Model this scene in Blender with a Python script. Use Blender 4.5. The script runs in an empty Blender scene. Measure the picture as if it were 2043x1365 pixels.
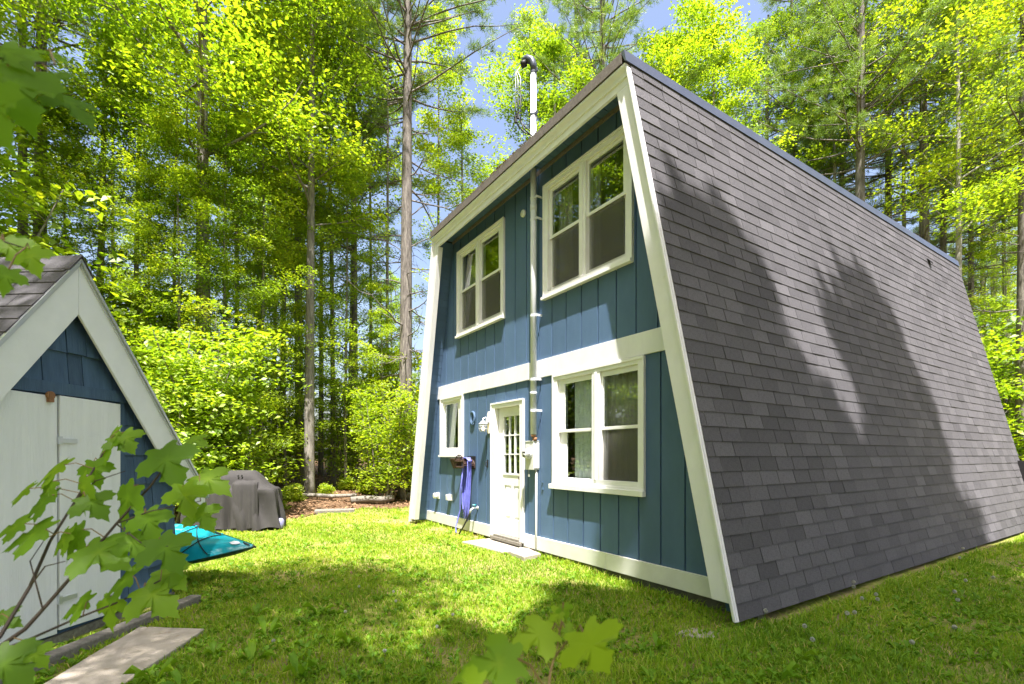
import bpy, math, random
import numpy as np
from mathutils import Vector, Matrix, Quaternion
S = bpy.context.scene
COL = S.collection
random.seed(7); RNG = np.random.default_rng(7)

# ---------------------------------------------------------------- camera, sky, sun, exposure
CAMH = 1.41
cd = bpy.data.cameras.new('camera'); cam = bpy.data.objects.new('camera', cd); COL.objects.link(cam)
cam.location = (0, 0, CAMH); cam.rotation_euler = (math.radians(90), 0, 0)
cd.sensor_width = 36.0; cd.lens = 975.6/2043*36.0
cd.shift_y = (908-682.5)/2043; cd.clip_end = 500; cd.clip_start = 0.02
cd.dof.use_dof = True; cd.dof.focus_distance = 7.0; cd.dof.aperture_fstop = 5.6
S.camera = cam
W = bpy.data.worlds.new('World'); S.world = W; W.use_nodes = True
nt = W.node_tree; nt.nodes.clear()
sky = nt.nodes.new('ShaderNodeTexSky'); sky.sky_type = 'NISHITA'; sky.sun_disc = False
SUN = Vector((0.10, -1.866, 4.5)).normalized()
sky.sun_elevation = math.asin(SUN.z); sky.sun_rotation = math.atan2(SUN.x, SUN.y)
sky.air_density = 1.2; sky.dust_density = 4.0; sky.ozone_density = 1.6
bg = nt.nodes.new('ShaderNodeBackground'); bg.inputs['Strength'].default_value = 0.10
wo = nt.nodes.new('ShaderNodeOutputWorld')
wb = nt.nodes.new('ShaderNodeMix'); wb.data_type = 'RGBA'; wb.blend_type = 'MULTIPLY'; wb.inputs['Factor'].default_value = 1; wb.inputs['B'].default_value = (1.05, .985, 1.0, 1)
nt.links.new(sky.outputs[0], wb.inputs['A']); nt.links.new(wb.outputs['Result'], bg.inputs[0]); nt.links.new(bg.outputs[0], wo.inputs[0])
sl = bpy.data.lights.new('sun', 'SUN'); sl.energy = 5.0; sl.angle = math.radians(0.55); sl.color = (1.0, 0.95, 0.93)
so = bpy.data.objects.new('sun', sl); COL.objects.link(so); so.rotation_euler = SUN.to_track_quat('Z', 'Y').to_euler(); so.location = (0, 0, 60)
S.view_settings.view_transform = 'Standard'; S.view_settings.look = 'None'; S.view_settings.gamma = 1
S.view_settings.use_curve_mapping = False; S.view_settings.exposure = 1.7

# ---------------------------------------------------------------- helpers
def tag(o, label=None, cat=None, group=None, kind=None):
    if label: o['label'] = label
    if cat: o['category'] = cat
    if group: o['group'] = group
    if kind: o['kind'] = kind
    return o
def link(o, parent=None):
    COL.objects.link(o)
    if parent is not None: o.parent = parent
    return o
def empty(name, loc=(0, 0, 0), rz=0, parent=None):
    o = bpy.data.objects.new(name, None); link(o, parent); o.location = loc; o.rotation_euler = (0, 0, rz); o.empty_display_size = .2
    return o
def dup(root, loc=None, rz=0, scale=1, label=None, group=None):
    r = root.copy(); COL.objects.link(r)
    if loc is not None: r.location = loc
    r.rotation_euler = (r.rotation_euler[0], r.rotation_euler[1], rz); r.scale = (scale, scale, scale) if not isinstance(scale, tuple) else scale
    if label: r['label'] = label
    if group: r['group'] = group
    for ch in list(root.children):
        c = ch.copy(); COL.objects.link(c); c.parent = r
    return r
class MB:
    """collects polygons, links them as one mesh"""
    def __init__(s): s.v = []; s.f = []; s.t = []; s.tint = 0.5
    def add(s, vs, fs, tint=None):
        n = len(s.v); s.v += [tuple(p) for p in vs]; s.f += [tuple(i+n for i in f) for f in fs]
        s.t += [s.tint if tint is None else tint]*len(vs); return s
    def box(s, x0, x1, y0, y1, z0, z1, tint=None):
        return s.add([(x0, y0, z0), (x1, y0, z0), (x1, y1, z0), (x0, y1, z0), (x0, y0, z1), (x1, y0, z1), (x1, y1, z1), (x0, y1, z1)],
                     [(0, 3, 2, 1), (4, 5, 6, 7), (0, 1, 5, 4), (1, 2, 6, 5), (2, 3, 7, 6), (3, 0, 4, 7)], tint)
    def prism(s, poly, y0, y1, tint=None):   # poly in (x,z)
        n = len(poly)
        vs = [(p[0], y0, p[1]) for p in poly]+[(p[0], y1, p[1]) for p in poly]
        fs = [tuple(range(n)), tuple(range(2*n-1, n-1, -1))]+[(i, i+n, (i+1) % n+n, (i+1) % n) for i in range(n)]
        return s.add(vs, fs, tint)
    def prof(s, poly, x0, x1, tint=None):    # poly in (y,z), extruded along x
        n = len(poly)
        vs = [(x0, p[0], p[1]) for p in poly]+[(x1, p[0], p[1]) for p in poly]
        fs = [tuple(range(n-1, -1, -1)), tuple(range(n, 2*n))]+[(i, (i+1) % n, (i+1) % n+n, i+n) for i in range(n)]
        return s.add(vs, fs, tint)
    def tube(s, pts, rad, n=8, cap=True, tint=None):
        pts = [Vector(p) for p in pts]; m = len(pts)
        if not hasattr(rad, '__len__'): rad = [rad]*m
        vs = []; prev = None
        for i, p in enumerate(pts):
            d = (pts[min(i+1, m-1)]-pts[max(i-1, 0)]); d.normalize()
            if prev is None:
                a = d.orthogonal().normalized()
            else:
                a = (prev-d*prev.dot(d)); a = a.normalized() if a.length > 1e-6 else d.orthogonal().normalized()
            prev = a; b = d.cross(a)
            for k in range(n):
                t = 2*math.pi*k/n; vs.append(p+(a*math.cos(t)+b*math.sin(t))*rad[i])
        fs = [(i*n+k, i*n+(k+1) % n, (i+1)*n+(k+1) % n, (i+1)*n+k) for i in range(m-1) for k in range(n)]
        if cap: fs += [tuple(range(n-1, -1, -1)), tuple(range((m-1)*n, m*n))]
        return s.add(vs, fs, tint)
    def lathe(s, prof, n=16, o=(0, 0, 0), axis='z', tint=None):   # prof (r,h)
        vs = []
        for r, h in prof:
            for k in range(n):
                t = 2*math.pi*k/n; c, q = r*math.cos(t), r*math.sin(t)
                if axis == 'z': vs.append((o[0]+c, o[1]+q, o[2]+h))
                elif axis == 'y': vs.append((o[0]+c, o[1]-h, o[2]+q))
                else: vs.append((o[0]+h, o[1]+c, o[2]+q))
        m = len(prof)
        fs = [(i*n+k, i*n+(k+1) % n, (i+1)*n+(k+1) % n, (i+1)*n+k) for i in range(m-1) for k in range(n)]
        fs += [tuple(range(n-1, -1, -1)), tuple(range((m-1)*n, m*n))]
        return s.add(vs, fs, tint)
    def build(s, name, mat, parent=None, smooth=False, bevel=0):
        me = bpy.data.meshes.new(name); me.from_pydata(s.v, [], s.f); me.update()
        a = me.attributes.new('tint', 'FLOAT', 'POINT'); a.data.foreach_set('value', np.array(s.t, dtype=np.float32))
        me.materials.append(mat)
        if smooth:
            me.polygons.foreach_set('use_smooth', [True]*len(me.polygons))
        o = bpy.data.objects.new(name, me); link(o, parent)
        if bevel:
            b = o.modifiers.new('bevel', 'BEVEL'); b.width = bevel; b.segments = 2; b.limit_method = 'ANGLE'; b.angle_limit = math.radians(40)
        return o
def np_mesh(name, V, F, tint=None, mat=None):
    """V (n,3), F (m,k) uniform polygons"""
    me = bpy.data.meshes.new(name); V = np.ascontiguousarray(V, dtype=np.float32); F = np.ascontiguousarray(F, dtype=np.int32)
    me.vertices.add(len(V)); me.vertices.foreach_set('co', V.ravel())
    m, k = F.shape; me.loops.add(m*k); me.loops.foreach_set('vertex_index', F.ravel())
    me.polygons.add(m); me.polygons.foreach_set('loop_start', np.arange(m, dtype=np.int32)*k)
    me.update(calc_edges=True)
    if tint is not None:
        a = me.attributes.new('tint', 'FLOAT', 'POINT'); a.data.foreach_set('value', np.ascontiguousarray(tint, dtype=np.float32))
    if mat: me.materials.append(mat)
    return me
def clip(poly, a, b, c):      # keep a*x+b*z<=c
    out = []
    for i in range(len(poly)):
        p, q = poly[i], poly[(i+1) % len(poly)]
        dp, dq = a*p[0]+b*p[1]-c, a*q[0]+b*q[1]-c
        if dp <= 1e-9: out.append(p)
        if (dp < -1e-9 and dq > 1e-9) or (dp > 1e-9 and dq < -1e-9):
            t = dp/(dp-dq); out.append((p[0]+(q[0]-p[0])*t, p[1]+(q[1]-p[1])*t))
    return out
def area(p): return abs(sum(p[i][0]*p[(i+1) % len(p)][1]-p[(i+1) % len(p)][0]*p[i][1] for i in range(len(p))))/2
def subtract(polys, r):       # r = x0,x1,z0,z1
    x0, x1, z0, z1 = r; out = []
    for p in polys:
        L = clip(p, 1, 0, x0); R = clip(p, -1, 0, -x1); M = clip(clip(p, -1, 0, -x0), 1, 0, x1)
        D = clip(M, 0, 1, z0) if M else []; U = clip(M, 0, -1, -z1) if M else []
        out += [q for q in (L, R, D, U) if len(q) > 2 and area(q) > 1e-4]
    return out
def rect(x0, x1, z0, z1): return [(x0, z0), (x1, z0), (x1, z1), (x0, z1)]

# ---------------------------------------------------------------- materials
def newmat(name):
    m = bpy.data.materials.new(name); m.use_nodes = True; m.node_tree.nodes.clear()
    return m, m.node_tree, m.node_tree.nodes.new('ShaderNodeOutputMaterial')
def ramp(nt, stops):
    r = nt.nodes.new('ShaderNodeValToRGB'); e = r.color_ramp.elements
    e[0].position, e[0].color = stops[0][0], (*stops[0][1], 1); e[1].position, e[1].color = stops[-1][0], (*stops[-1][1], 1)
    for p, c in stops[1:-1]:
        x = e.new(p); x.color = (*c, 1)
    return r
def noise(nt, scale, detail=4, rough=.6, vec=None, stretch=None, coord='Object'):
    n = nt.nodes.new('ShaderNodeTexNoise'); n.inputs['Scale'].default_value = scale; n.inputs['Detail'].default_value = detail; n.inputs['Roughness'].default_value = rough
    tc = nt.nodes.new('ShaderNodeTexCoord'); src = tc.outputs[coord]
    if stretch:
        mp = nt.nodes.new('ShaderNodeMapping'); mp.inputs['Scale'].default_value = stretch; nt.links.new(src, mp.inputs[0]); src = mp.outputs[0]
    nt.links.new(src, n.inputs['Vector'])
    return n
def paint(name, cols, rough=.6, scale=6, stretch=None, bump=.0, bscale=60, bstretch=None, metallic=0, tintamt=0, stains=None, coord='Object', spec=.4):
    """cols: two or more base colours mixed by noise; tint attribute scales brightness"""
    m, nt, out = newmat(name); L = nt.links
    p = nt.nodes.new('ShaderNodeBsdfPrincipled'); p.inputs['Roughness'].default_value = rough; p.inputs['Metallic'].default_value = metallic
    p.inputs['Specular IOR Level'].default_value = spec
    n = noise(nt, scale, 5, .65, stretch=stretch, coord=coord)
    k = len(cols); r = ramp(nt, [(.3+.4*i/(k-1), c) for i, c in enumerate(cols)]); L.new(n.outputs[0], r.inputs[0])
    c = r.outputs[0]
    if stains:
        sn = noise(nt, stains[1], 6, .7, stretch=stains[3] if len(stains) > 3 else None, coord=coord)
        rr = ramp(nt, [(stains[2], (0, 0, 0)), (min(stains[2]+.12, 1), (1, 1, 1))]); L.new(sn.outputs[0], rr.inputs[0])
        mx = nt.nodes.new('ShaderNodeMix'); mx.data_type = 'RGBA'; L.new(rr.outputs[0], mx.inputs['Factor']); L.new(c, mx.inputs['A']); mx.inputs['B'].default_value = (*stains[0], 1); c = mx.outputs['Result']
    if tintamt:
        at = nt.nodes.new('ShaderNodeAttribute'); at.attribute_name = 'tint'
        mr = nt.nodes.new('ShaderNodeMapRange'); mr.inputs['To Min'].default_value = 1-tintamt; mr.inputs['To Max'].default_value = 1+tintamt; L.new(at.outputs['Fac'], mr.inputs[0])
        mx = nt.nodes.new('ShaderNodeMix'); mx.data_type = 'RGBA'; mx.blend_type = 'MULTIPLY'; mx.inputs['Factor'].default_value = 1
        L.new(c, mx.inputs['A']); L.new(mr.outputs[0], mx.inputs['B']); c = mx.outputs['Result']
    L.new(c, p.inputs['Base Color'])
    if bump:
        bn = noise(nt, bscale, 4, .6, stretch=bstretch, coord=coord); b = nt.nodes.new('ShaderNodeBump'); b.inputs['Strength'].default_value = bump; b.inputs['Distance'].default_value = .01
        L.new(bn.outputs[0], b.inputs['Height']); L.new(b.outputs[0], p.inputs['Normal'])
    L.new(p.outputs[0], out.inputs[0]); return m
def leafmat(name, stops, trans=.45, rough=.5, tb=1.35, gloss=.06):
    m, nt, out = newmat(name); L = nt.links
    at = nt.nodes.new('ShaderNodeAttribute'); at.attribute_name = 'tint'
    oi = nt.nodes.new('ShaderNodeObjectInfo')
    ad = nt.nodes.new('ShaderNodeMath'); ad.operation = 'MULTIPLY_ADD'; ad.inputs[1].default_value = .22; L.new(oi.outputs['Random'], ad.inputs[0])
    sb = nt.nodes.new('ShaderNodeMath'); sb.operation = 'SUBTRACT'; sb.inputs[1].default_value = .11; L.new(at.outputs['Fac'], sb.inputs[0]); L.new(sb.outputs[0], ad.inputs[2])
    r = ramp(nt, stops); L.new(ad.outputs[0], r.inputs[0])
    d = nt.nodes.new('ShaderNodeBsdfDiffuse'); t = nt.nodes.new('ShaderNodeBsdfTranslucent'); g = nt.nodes.new('ShaderNodeBsdfGlossy'); g.inputs['Roughness'].default_value = rough
    mu = nt.nodes.new('ShaderNodeMix'); mu.data_type = 'RGBA'; mu.blend_type = 'MULTIPLY'; mu.inputs['Factor'].default_value = 1; mu.inputs['B'].default_value = (tb, tb, tb*.6, 1)
    L.new(r.outputs[0], mu.inputs['A']); L.new(r.outputs[0], d.inputs[0]); L.new(mu.outputs['Result'], t.inputs[0])
    m1 = nt.nodes.new('ShaderNodeMixShader'); m1.inputs[0].default_value = trans; L.new(d.outputs[0], m1.inputs[1]); L.new(t.outputs[0], m1.inputs[2])
    m2 = nt.nodes.new('ShaderNodeMixShader'); m2.inputs[0].default_value = gloss; L.new(m1.outputs[0], m2.inputs[1]); L.new(g.outputs[0], m2.inputs[2]); L.new(m2.outputs[0], out.inputs[0])
    return m
def glassmat(name, tcol=(.90, .93, .91), boost=3.0, base=.07):
    m, nt, out = newmat(name); L = nt.links
    tr = nt.nodes.new('ShaderNodeBsdfTransparent'); tr.inputs[0].default_value = (*tcol, 1)
    g = nt.nodes.new('ShaderNodeBsdfGlossy'); g.inputs['Roughness'].default_value = 0.0; g.inputs[0].default_value = (.9, .95, .95, 1)
    fr = nt.nodes.new('ShaderNodeFresnel'); fr.inputs[0].default_value = 1.5
    ma = nt.nodes.new('ShaderNodeMath'); ma.operation = 'MULTIPLY_ADD'; ma.inputs[1].default_value = boost; ma.inputs[2].default_value = base; ma.use_clamp = True; L.new(fr.outputs[0], ma.inputs[0])
    ge = nt.nodes.new('ShaderNodeNewGeometry'); iv = nt.nodes.new('ShaderNodeMath'); iv.operation = 'SUBTRACT'; iv.inputs[0].default_value = 1; L.new(ge.outputs['Backfacing'], iv.inputs[1])
    mm = nt.nodes.new('ShaderNodeMath'); mm.operation = 'MULTIPLY'; L.new(ma.outputs[0], mm.inputs[0]); L.new(iv.outputs[0], mm.inputs[1])
    mx = nt.nodes.new('ShaderNodeMixShader'); L.new(mm.outputs[0], mx.inputs[0]); L.new(tr.outputs[0], mx.inputs[1]); L.new(g.outputs[0], mx.inputs[2]); L.new(mx.outputs[0], out.inputs[0])
    nn = noise(nt, 3.0, 1, .5); b = nt.nodes.new('ShaderNodeBump'); b.inputs['Strength'].default_value = .03; b.inputs['Distance'].default_value = .02; L.new(nn.outputs[0], b.inputs['Height']); L.new(b.outputs[0], g.inputs['Normal'])
    return m
def screenmat(name, col, op):
    m, nt, out = newmat(name); L = nt.links
    tr = nt.nodes.new('ShaderNodeBsdfTransparent'); d = nt.nodes.new('ShaderNodeBsdfDiffuse'); d.inputs[0].default_value = (*col, 1)
    mx = nt.nodes.new('ShaderNodeMixShader'); mx.inputs[0].default_value = op; L.new(tr.outputs[0], mx.inputs[1]); L.new(d.outputs[0], mx.inputs[2]); L.new(mx.outputs[0], out.inputs[0]); return m

M = {}
M['blue'] = paint('blue_siding_paint', [(.066, .120, .210), (.084, .147, .25)], .62, 3, (1, 1, .4), bump=.28, bscale=22, bstretch=(1.2, 1, 14), tintamt=.07, stains=((.075, .145, .20), 9, .66))
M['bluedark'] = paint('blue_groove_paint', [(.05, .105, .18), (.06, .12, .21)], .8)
M['white'] = paint('white_trim_paint', [(.71, .70, .71), (.80, .79, .80)], .5, 5, (1, 1, .5), bump=.15, bscale=40, bstretch=(1, 1, 5), stains=((.55, .53, .45), 7, .66))
M['whiteknot'] = paint('white_knotty_board', [(.62, .61, .55), (.72, .71, .66)], .6, 4, None, bump=.15, bscale=30, bstretch=(.3, 1, 6), stains=((.46, .40, .28), 11, .70, (1, 1, 1.6)))
M['vinyl'] = paint('window_vinyl', [(.75, .74, .73), (.82, .81, .80)], .4, 6)
M['shingle'] = paint('roof_shingle', [(.078, .075, .080), (.120, .115, .121)], .92, 70, None, bump=.7, bscale=200, tintamt=.28, spec=.2)
M['roofdeck'] = paint('roof_felt', [(.016, .015, .017), (.022, .02, .022)], .95)
M['flash'] = paint('dark_metal_flashing', [(.075, .085, .11), (.10, .11, .14)], .35, 5, metallic=.4)
M['rooftrim'] = paint('weathered_roof_edge', [(.12, .10, .09), (.19, .165, .15)], .9, 30, None, bump=.5, bscale=90, stains=((.20, .11, .06), 9, .62))
M['galv'] = paint('galvanised_conduit', [(.60, .62, .65), (.70, .72, .75)], .5, 9, metallic=0, stains=((.40, .40, .40), 14, .62))
M['meterbox'] = paint('grey_meter_paint', [(.58, .58, .55), (.66, .66, .62)], .45)
M['black'] = paint('black_rubber', [(.012, .012, .012), (.02, .02, .02)], .6)
M['rust'] = paint('rusty_fitting', [(.20, .09, .04), (.32, .17, .08)], .8, 30)
M['dial'] = paint('dial_face', [(.55, .55, .5), (.62, .62, .58)], .5)
M['glass'] = glassmat('window_glass')
M['clear'] = glassmat('lantern_glass', (.95, .95, .92), 1.0, .05)
M['screen'] = screenmat('insect_screen', (.13, .125, .11), .42)
M['curtain'] = paint('curtain_cloth', [(.74, .77, .78), (.82, .84, .85)], .9, 4)
M['curtaindark'] = paint('taupe_curtain_cloth', [(.36, .34, .29), (.46, .43, .37)], .9, 4)
M['room'] = paint('room_paint', [(.22, .20, .17), (.26, .24, .2)], .9)
M['concrete'] = paint('concrete', [(.36, .31, .24), (.50, .44, .36)], .95, 7, bump=.4, bscale=120, stains=((.30, .19, .09), 4, .60))
M['pebble'] = paint('aggregate_concrete', [(.24, .21, .16), (.46, .42, .35)], .95, 60, bump=.7, bscale=90)
M['foundation'] = paint('foundation_block', [(.09, .085, .065), (.15, .14, .11)], .95, 8, bump=.5, bscale=60)
M['oldwood'] = paint('weathered_timber', [(.13, .115, .09), (.27, .25, .21)], .9, 6, (6, .6, 6), bump=.6, bscale=20, bstretch=(8, 1, 8))
M['shingleblue'] = paint('blue_cedar_shingle', [(.045, .085, .150), (.068, .125, .205)], .75, 5, (5, 5, .7), bump=.5, bscale=16, bstretch=(6, 6, .5), tintamt=.22)
M['doorwhite'] = paint('weathered_white_plywood', [(.74, .76, .76), (.82, .84, .84)], .65, 4, (4, 4, .3), bump=.45, bscale=26, bstretch=(5, 5, .25), stains=((.32, .34, .33), 12, .66, (4, 4, .4)))
M['shedtrim'] = paint('shed_white_trim', [(.74, .76, .76), (.81, .83, .83)], .55, 4, bump=.15, bscale=25)
M['metaledge'] = paint('aluminium_edge', [(.55, .58, .6), (.66, .68, .7)], .3, metallic=.6)
M['brown'] = paint('bronze_lattice', [(.045, .024, .018), (.085, .05, .038)], .55, 30, metallic=.2)
M['hose'] = paint('periwinkle_hose', [(.12, .13, .50), (.19, .20, .62)], .4, 12)
M['bark'] = paint('grey_bark', [(.11, .10, .08), (.22, .20, .165), (.34, .31, .26)], .95, 3, (6, 6, .9), bump=1.0, bscale=9, bstretch=(5, 5, .9), coord='Object', stains=((.10, .12, .05), 2.2, .62))
M['barkdark'] = paint('dark_pine_bark', [(.07, .06, .05), (.16, .14, .12), (.28, .25, .21)], .95, 3, (6, 6, 1.1), bump=1.0, bscale=9, bstretch=(5, 5, 1.2))
M['barkpale'] = paint('pale_bark', [(.16, .145, .12), (.34, .32, .27), (.46, .44, .38)], .9, 2.4, (2, 2, 2.2), bump=.6, bscale=12, bstretch=(3, 3, 1))
M['cover'] = paint('grill_cover_cloth', [(.030, .028, .027), (.050, .047, .045)], .85, 4, (1, 1, .5), bump=.25, bscale=200, stains=((.075, .07, .067), 3.5, .62))
M['kayak'] = paint('teal_kayak_hull', [(.0, .27, .34), (.01, .36, .43)], .28, 4, stains=((.42, .68, .70), 1.6, .52, (1, 3, 3)), spec=.6)
M['kayakdark'] = paint('dark_teal_hull', [(.0, .055, .055), (.002, .08, .08)], .35, 4)
M['decal'] = paint('pale_decal', [(.7, .74, .8), (.8, .83, .86)], .5)
G1, G2, G3, G4 = (.055, .12, .010), (.14, .245, .010), (.27, .39, .012), (.46, .48, .016)
M['leaf'] = leafmat('broad_leaf', [(0, G1), (.35, G2), (.7, G3), (1, G4)], .48, tb=1.5)
M['leafy'] = leafmat('yellow_green_leaf', [(0, (.10, .19, .008)), (.3, (.22, .35, .014)), (.7, (.37, .47, .018)), (1, (.50, .49, .022))], .5, tb=1.5)
M['leafg'] = leafmat('mid_green_leaf', [(0, (.02, .06, .012)), (.4, (.05, .135, .014)), (.8, (.12, .24, .016)), (1, (.2, .31, .018))], .45, tb=1.5)
M['needle'] = leafmat('pine_needle', [(0, (.09, .16, .035)), (.45, (.20, .32, .045)), (.8, (.34, .44, .05)), (1, (.46, .50, .05))], .4, tb=1.2)
M['bigleaf'] = leafmat('maple_leaf', [(0, (.07, .15, .014)), (.5, (.15, .275, .018)), (1, (.26, .38, .022))], .5, .45, 1.6, .015)
M['grass'] = leafmat('grass_blade', [(0, (.065, .145, .014)), (.4, (.19, .33, .018)), (.75, (.34, .46, .025)), (1, (.50, .44, .12))], .4, tb=1.4, gloss=.02)
M['weed'] = leafmat('weed_leaf', [(0, (.06, .15, .012)), (.5, (.15, .30, .016)), (1, (.28, .42, .022))], .35, .5, 1.3, .015)
M['dead'] = paint('dead_leaf', [(.17, .09, .045), (.36, .22, .12)], .9, 4, tintamt=.45)
M['puff'] = leafmat('seed_head', [(0, (.5, .5, .48)), (1, (.7, .7, .68))], .5, tb=1.0)
M['twig'] = paint('twig_bark', [(.035, .024, .018), (.07, .05, .035)], .7, 20)
M['twigred'] = paint('reddish_stem', [(.16, .09, .04), (.24, .16, .06)], .6, 20)

# lawn and forest-floor ground
def groundmat(name, stops, scale, s2, bump, hi):
    m, nt, out = newmat(name); L = nt.links
    p = nt.nodes.new('ShaderNodeBsdfPrincipled'); p.inputs['Roughness'].default_value = .95; p.inputs['Specular IOR Level'].default_value = .1
    n = noise(nt, scale, 6, .7); n2 = noise(nt, s2, 4, .7)
    ad = nt.nodes.new('ShaderNodeMix'); ad.data_type = 'FLOAT'; ad.inputs[0].default_value = hi; L.new(n.outputs[0], ad.inputs['A']); L.new(n2.outputs[0], ad.inputs['B'])
    r = ramp(nt, stops); L.new(ad.outputs[0], r.inputs[0]); L.new(r.outputs[0], p.inputs['Base Color'])
    b = nt.nodes.new('ShaderNodeBump'); b.inputs['Strength'].default_value = bump; b.inputs['Distance'].default_value = .03; L.new(n2.outputs[0], b.inputs['Height']); L.new(b.outputs[0], p.inputs['Normal'])
    L.new(p.outputs[0], out.inputs[0]); return m
M['lawn'] = groundmat('lawn_soil', [(.30, (.08, .12, .015)), (.45, (.17, .22, .025)), (.53, (.27, .25, .08)), (.62, (.30, .22, .13))], 1.1, 30, .8, .42)
M['litter'] = groundmat('leaf_litter', [(.32, (.035, .022, .013)), (.48, (.12, .075, .042)), (.62, (.26, .16, .09)), (.75, (.10, .14, .03))], 1.4, 24, 1.0, .6)

# ---------------------------------------------------------------- ground
HX = np.array([.5452, -.8383]); HY = np.array([.8383, .5452]); HP = np.array([.197, 7.25])
def hloc(x, y):
    qx, qy = x-HP[0], y-HP[1]; return qx*HX[0]+qy*HX[1], qx*HY[0]+qy*HY[1]
def smooth(a, b, x):
    t = np.clip((x-a)/(b-a), 0, 1); return t*t*(3-2*t)
def beyond(x, y):      # metres past the lawn's edge (positive = woods)
    wob = .35*np.sin(x*1.3)+.2*np.sin(x*2.9+1)
    a = y-(13.7+wob+.95*np.minimum(x+2.3, 0))
    b = -7.2-x+.3*np.sin(y*1.1)
    c = (x-15)*.8+.3*np.sin(y)
    return np.maximum(np.maximum(a, b), c)
def gz(x, y):
    x = np.asarray(x, float); y = np.asarray(y, float)
    z = .018*np.sin(x*1.7+.6)*np.sin(y*1.3)+.012*np.sin(x*3.7)*np.cos(y*3.1+1)
    lx, ly = hloc(x, y)
    z = z-.05*np.exp(-((lx-3)**2/3.5+(ly+.2)**2/8))
    d = np.maximum(beyond(x, y), 0)
    z = z+.035*np.minimum(d, 30)*smooth(0, 4, d)+.10*smooth(0, 1.5, d)*(np.sin(x*.9)*np.sin(y*.8+1)*.6)
    return z
def grid_sheet(name, x0, x1, y0, y1, st, mat, off, keep=None):
    xs = np.arange(x0, x1+st/2, st); ys = np.arange(y0, y1+st/2, st); X, Y = np.meshgrid(xs, ys)
    Z = gz(X, Y)+off; V = np.stack([X, Y, Z], -1).reshape(-1, 3); nx = len(xs)
    I, J = np.meshgrid(np.arange(nx-1), np.arange(len(ys)-1)); a = (J*nx+I).ravel(); F = np.stack([a, a+1, a+nx+1, a+nx], -1)
    if keep is not None:
        cx, cy = V[F].mean(1)[:, 0], V[F].mean(1)[:, 1]; F = F[keep(cx, cy)]
    me = np_mesh(name, V, F, None, mat); me.polygons.foreach_set('use_smooth', [True]*len(me.polygons))
    o = bpy.data.objects.new(name, me); link(o); tag(o, kind='structure'); return o
grid_sheet('forest_floor', -60, 60, -40, 90, .5, M['litter'], -.03)
grid_sheet('lawn', -9, 18, -6, 20, .125, M['lawn'], 0.0, lambda x, y: beyond(x, y) < 0)

# ================================================================ THE HOUSE
house = empty('a_frame_house', (.197, 7.25, 0), math.atan2(-.8383, .5452))
tag(house, 'blue two-storey A-frame house with flat top, white trim and steep grey shingle side', 'house')
SL = .2235; RB = 3.617; LB = -3.72; LEN = 9.6; TOP = 5.56
F0 = -.35                                           # front plane of the rake boards
def mbp(): return MB()
trap = [(-3.60, .06), (3.52, .06), (3.52-SL*5.44, 5.50), (-3.60+.227*5.44, 5.50)]
OPEN = {'UR': (.53, 2.10, 3.60, 5.12), 'UL': (-2.14, -.58, 3.60, 5.12), 'LR': (.74, 2.27, .99, 2.46), 'LL': (-2.87, -2.0, 1.41, 2.49), 'D': (-.90, -.05, .10, 2.20)}
back = [trap]
for r in OPEN.values(): back = subtract(back, r)
b = MB(); [b.prism(p, .014, .12, .5) for p in back]; b.build('wall_backing', M['bluedark'], house)
# vertical boards, one foot apart; upper and lower storeys
def boards(z0, z1, edges):
    for x0, x1 in zip(edges[:-1], edges[1:]):
        p = rect(x0+.010, x1-.010, z0, z1)
        for a in ((1, SL, 3.52+SL*.06), (-1, .227, 3.60+.227*.06)): p = clip(p, *a) if p else p
        if len(p) < 3: continue
        ps = [p]
        for r in OPEN.values(): ps = subtract(ps, r)
        if not ps: continue
        t = random.random(); w = random.uniform(0, .002); groups = []
        bb = lambda q: (min(p[0] for p in q), max(p[0] for p in q), min(p[1] for p in q), max(p[1] for p in q))
        for q in ps:
            B = bb(q); hit = [g for g in groups if any(B[0] <= c[1]+1e-4 and c[0] <= B[1]+1e-4 and B[2] <= c[3]+1e-4 and c[2] <= B[3]+1e-4 for c in map(bb, g))]
            new = [q]
            for g in hit: new += g; groups.remove(g)
            groups.append(new)
        for g in groups:
            m = MB()
            for q in g: m.prism(q, -w-.004, .013, t)
            m.build('siding_board', M['blue'], house)
boards(2.70, 5.50, [-3.05+.0]+[-2.70+.3045*i for i in range(20)])
boards(.20, 2.54, [-3.88]+[-3.575+.3045*i for i in range(24)])
# dark room shell behind the windows with curtains
m = MB()
m.prism([(-3.2, .1), (3.0, .1), (2.0, 5.3), (-2.3, 5.3)], 2.6, 2.7); m.box(-3.3, 3.2, .13, 2.6, .05, .1); m.box(-3.0, 2.8, .13, 2.6, 2.58, 2.68); m.box(-2.4, 2.3, .13, 2.6, 5.3, 5.4)
m.box(-3.2, -3.1, .13, 2.6, .1, 2.58); m.box(2.85, 2.95, .13, 2.6, .1, 2.58); m.box(-2.5, -2.4, .13, 2.6, 2.7, 5.3); m.box(2.3, 2.4, .13, 2.6, 2.7, 5.3)
m.build('room', M['room'], house)
def curtain(parent, x0, x1, z0, z1, y, mat, amp=.022, per=.09):
    m = MB(); n = int((x1-x0)/.012); vs = []
    for i in range(n+1):
        x = x0+(x1-x0)*i/n; yy = y+amp*math.sin(2*math.pi*x/per+.7*math.sin(x*9))+.006*math.sin(x*61)
        vs += [(x, yy, z0), (x, yy-.004, z1)]
    m.add(vs, [(2*i, 2*i+2, 2*i+3, 2*i+1) for i in range(n)])
    return m.build('curtain', mat, parent, True)
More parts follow.
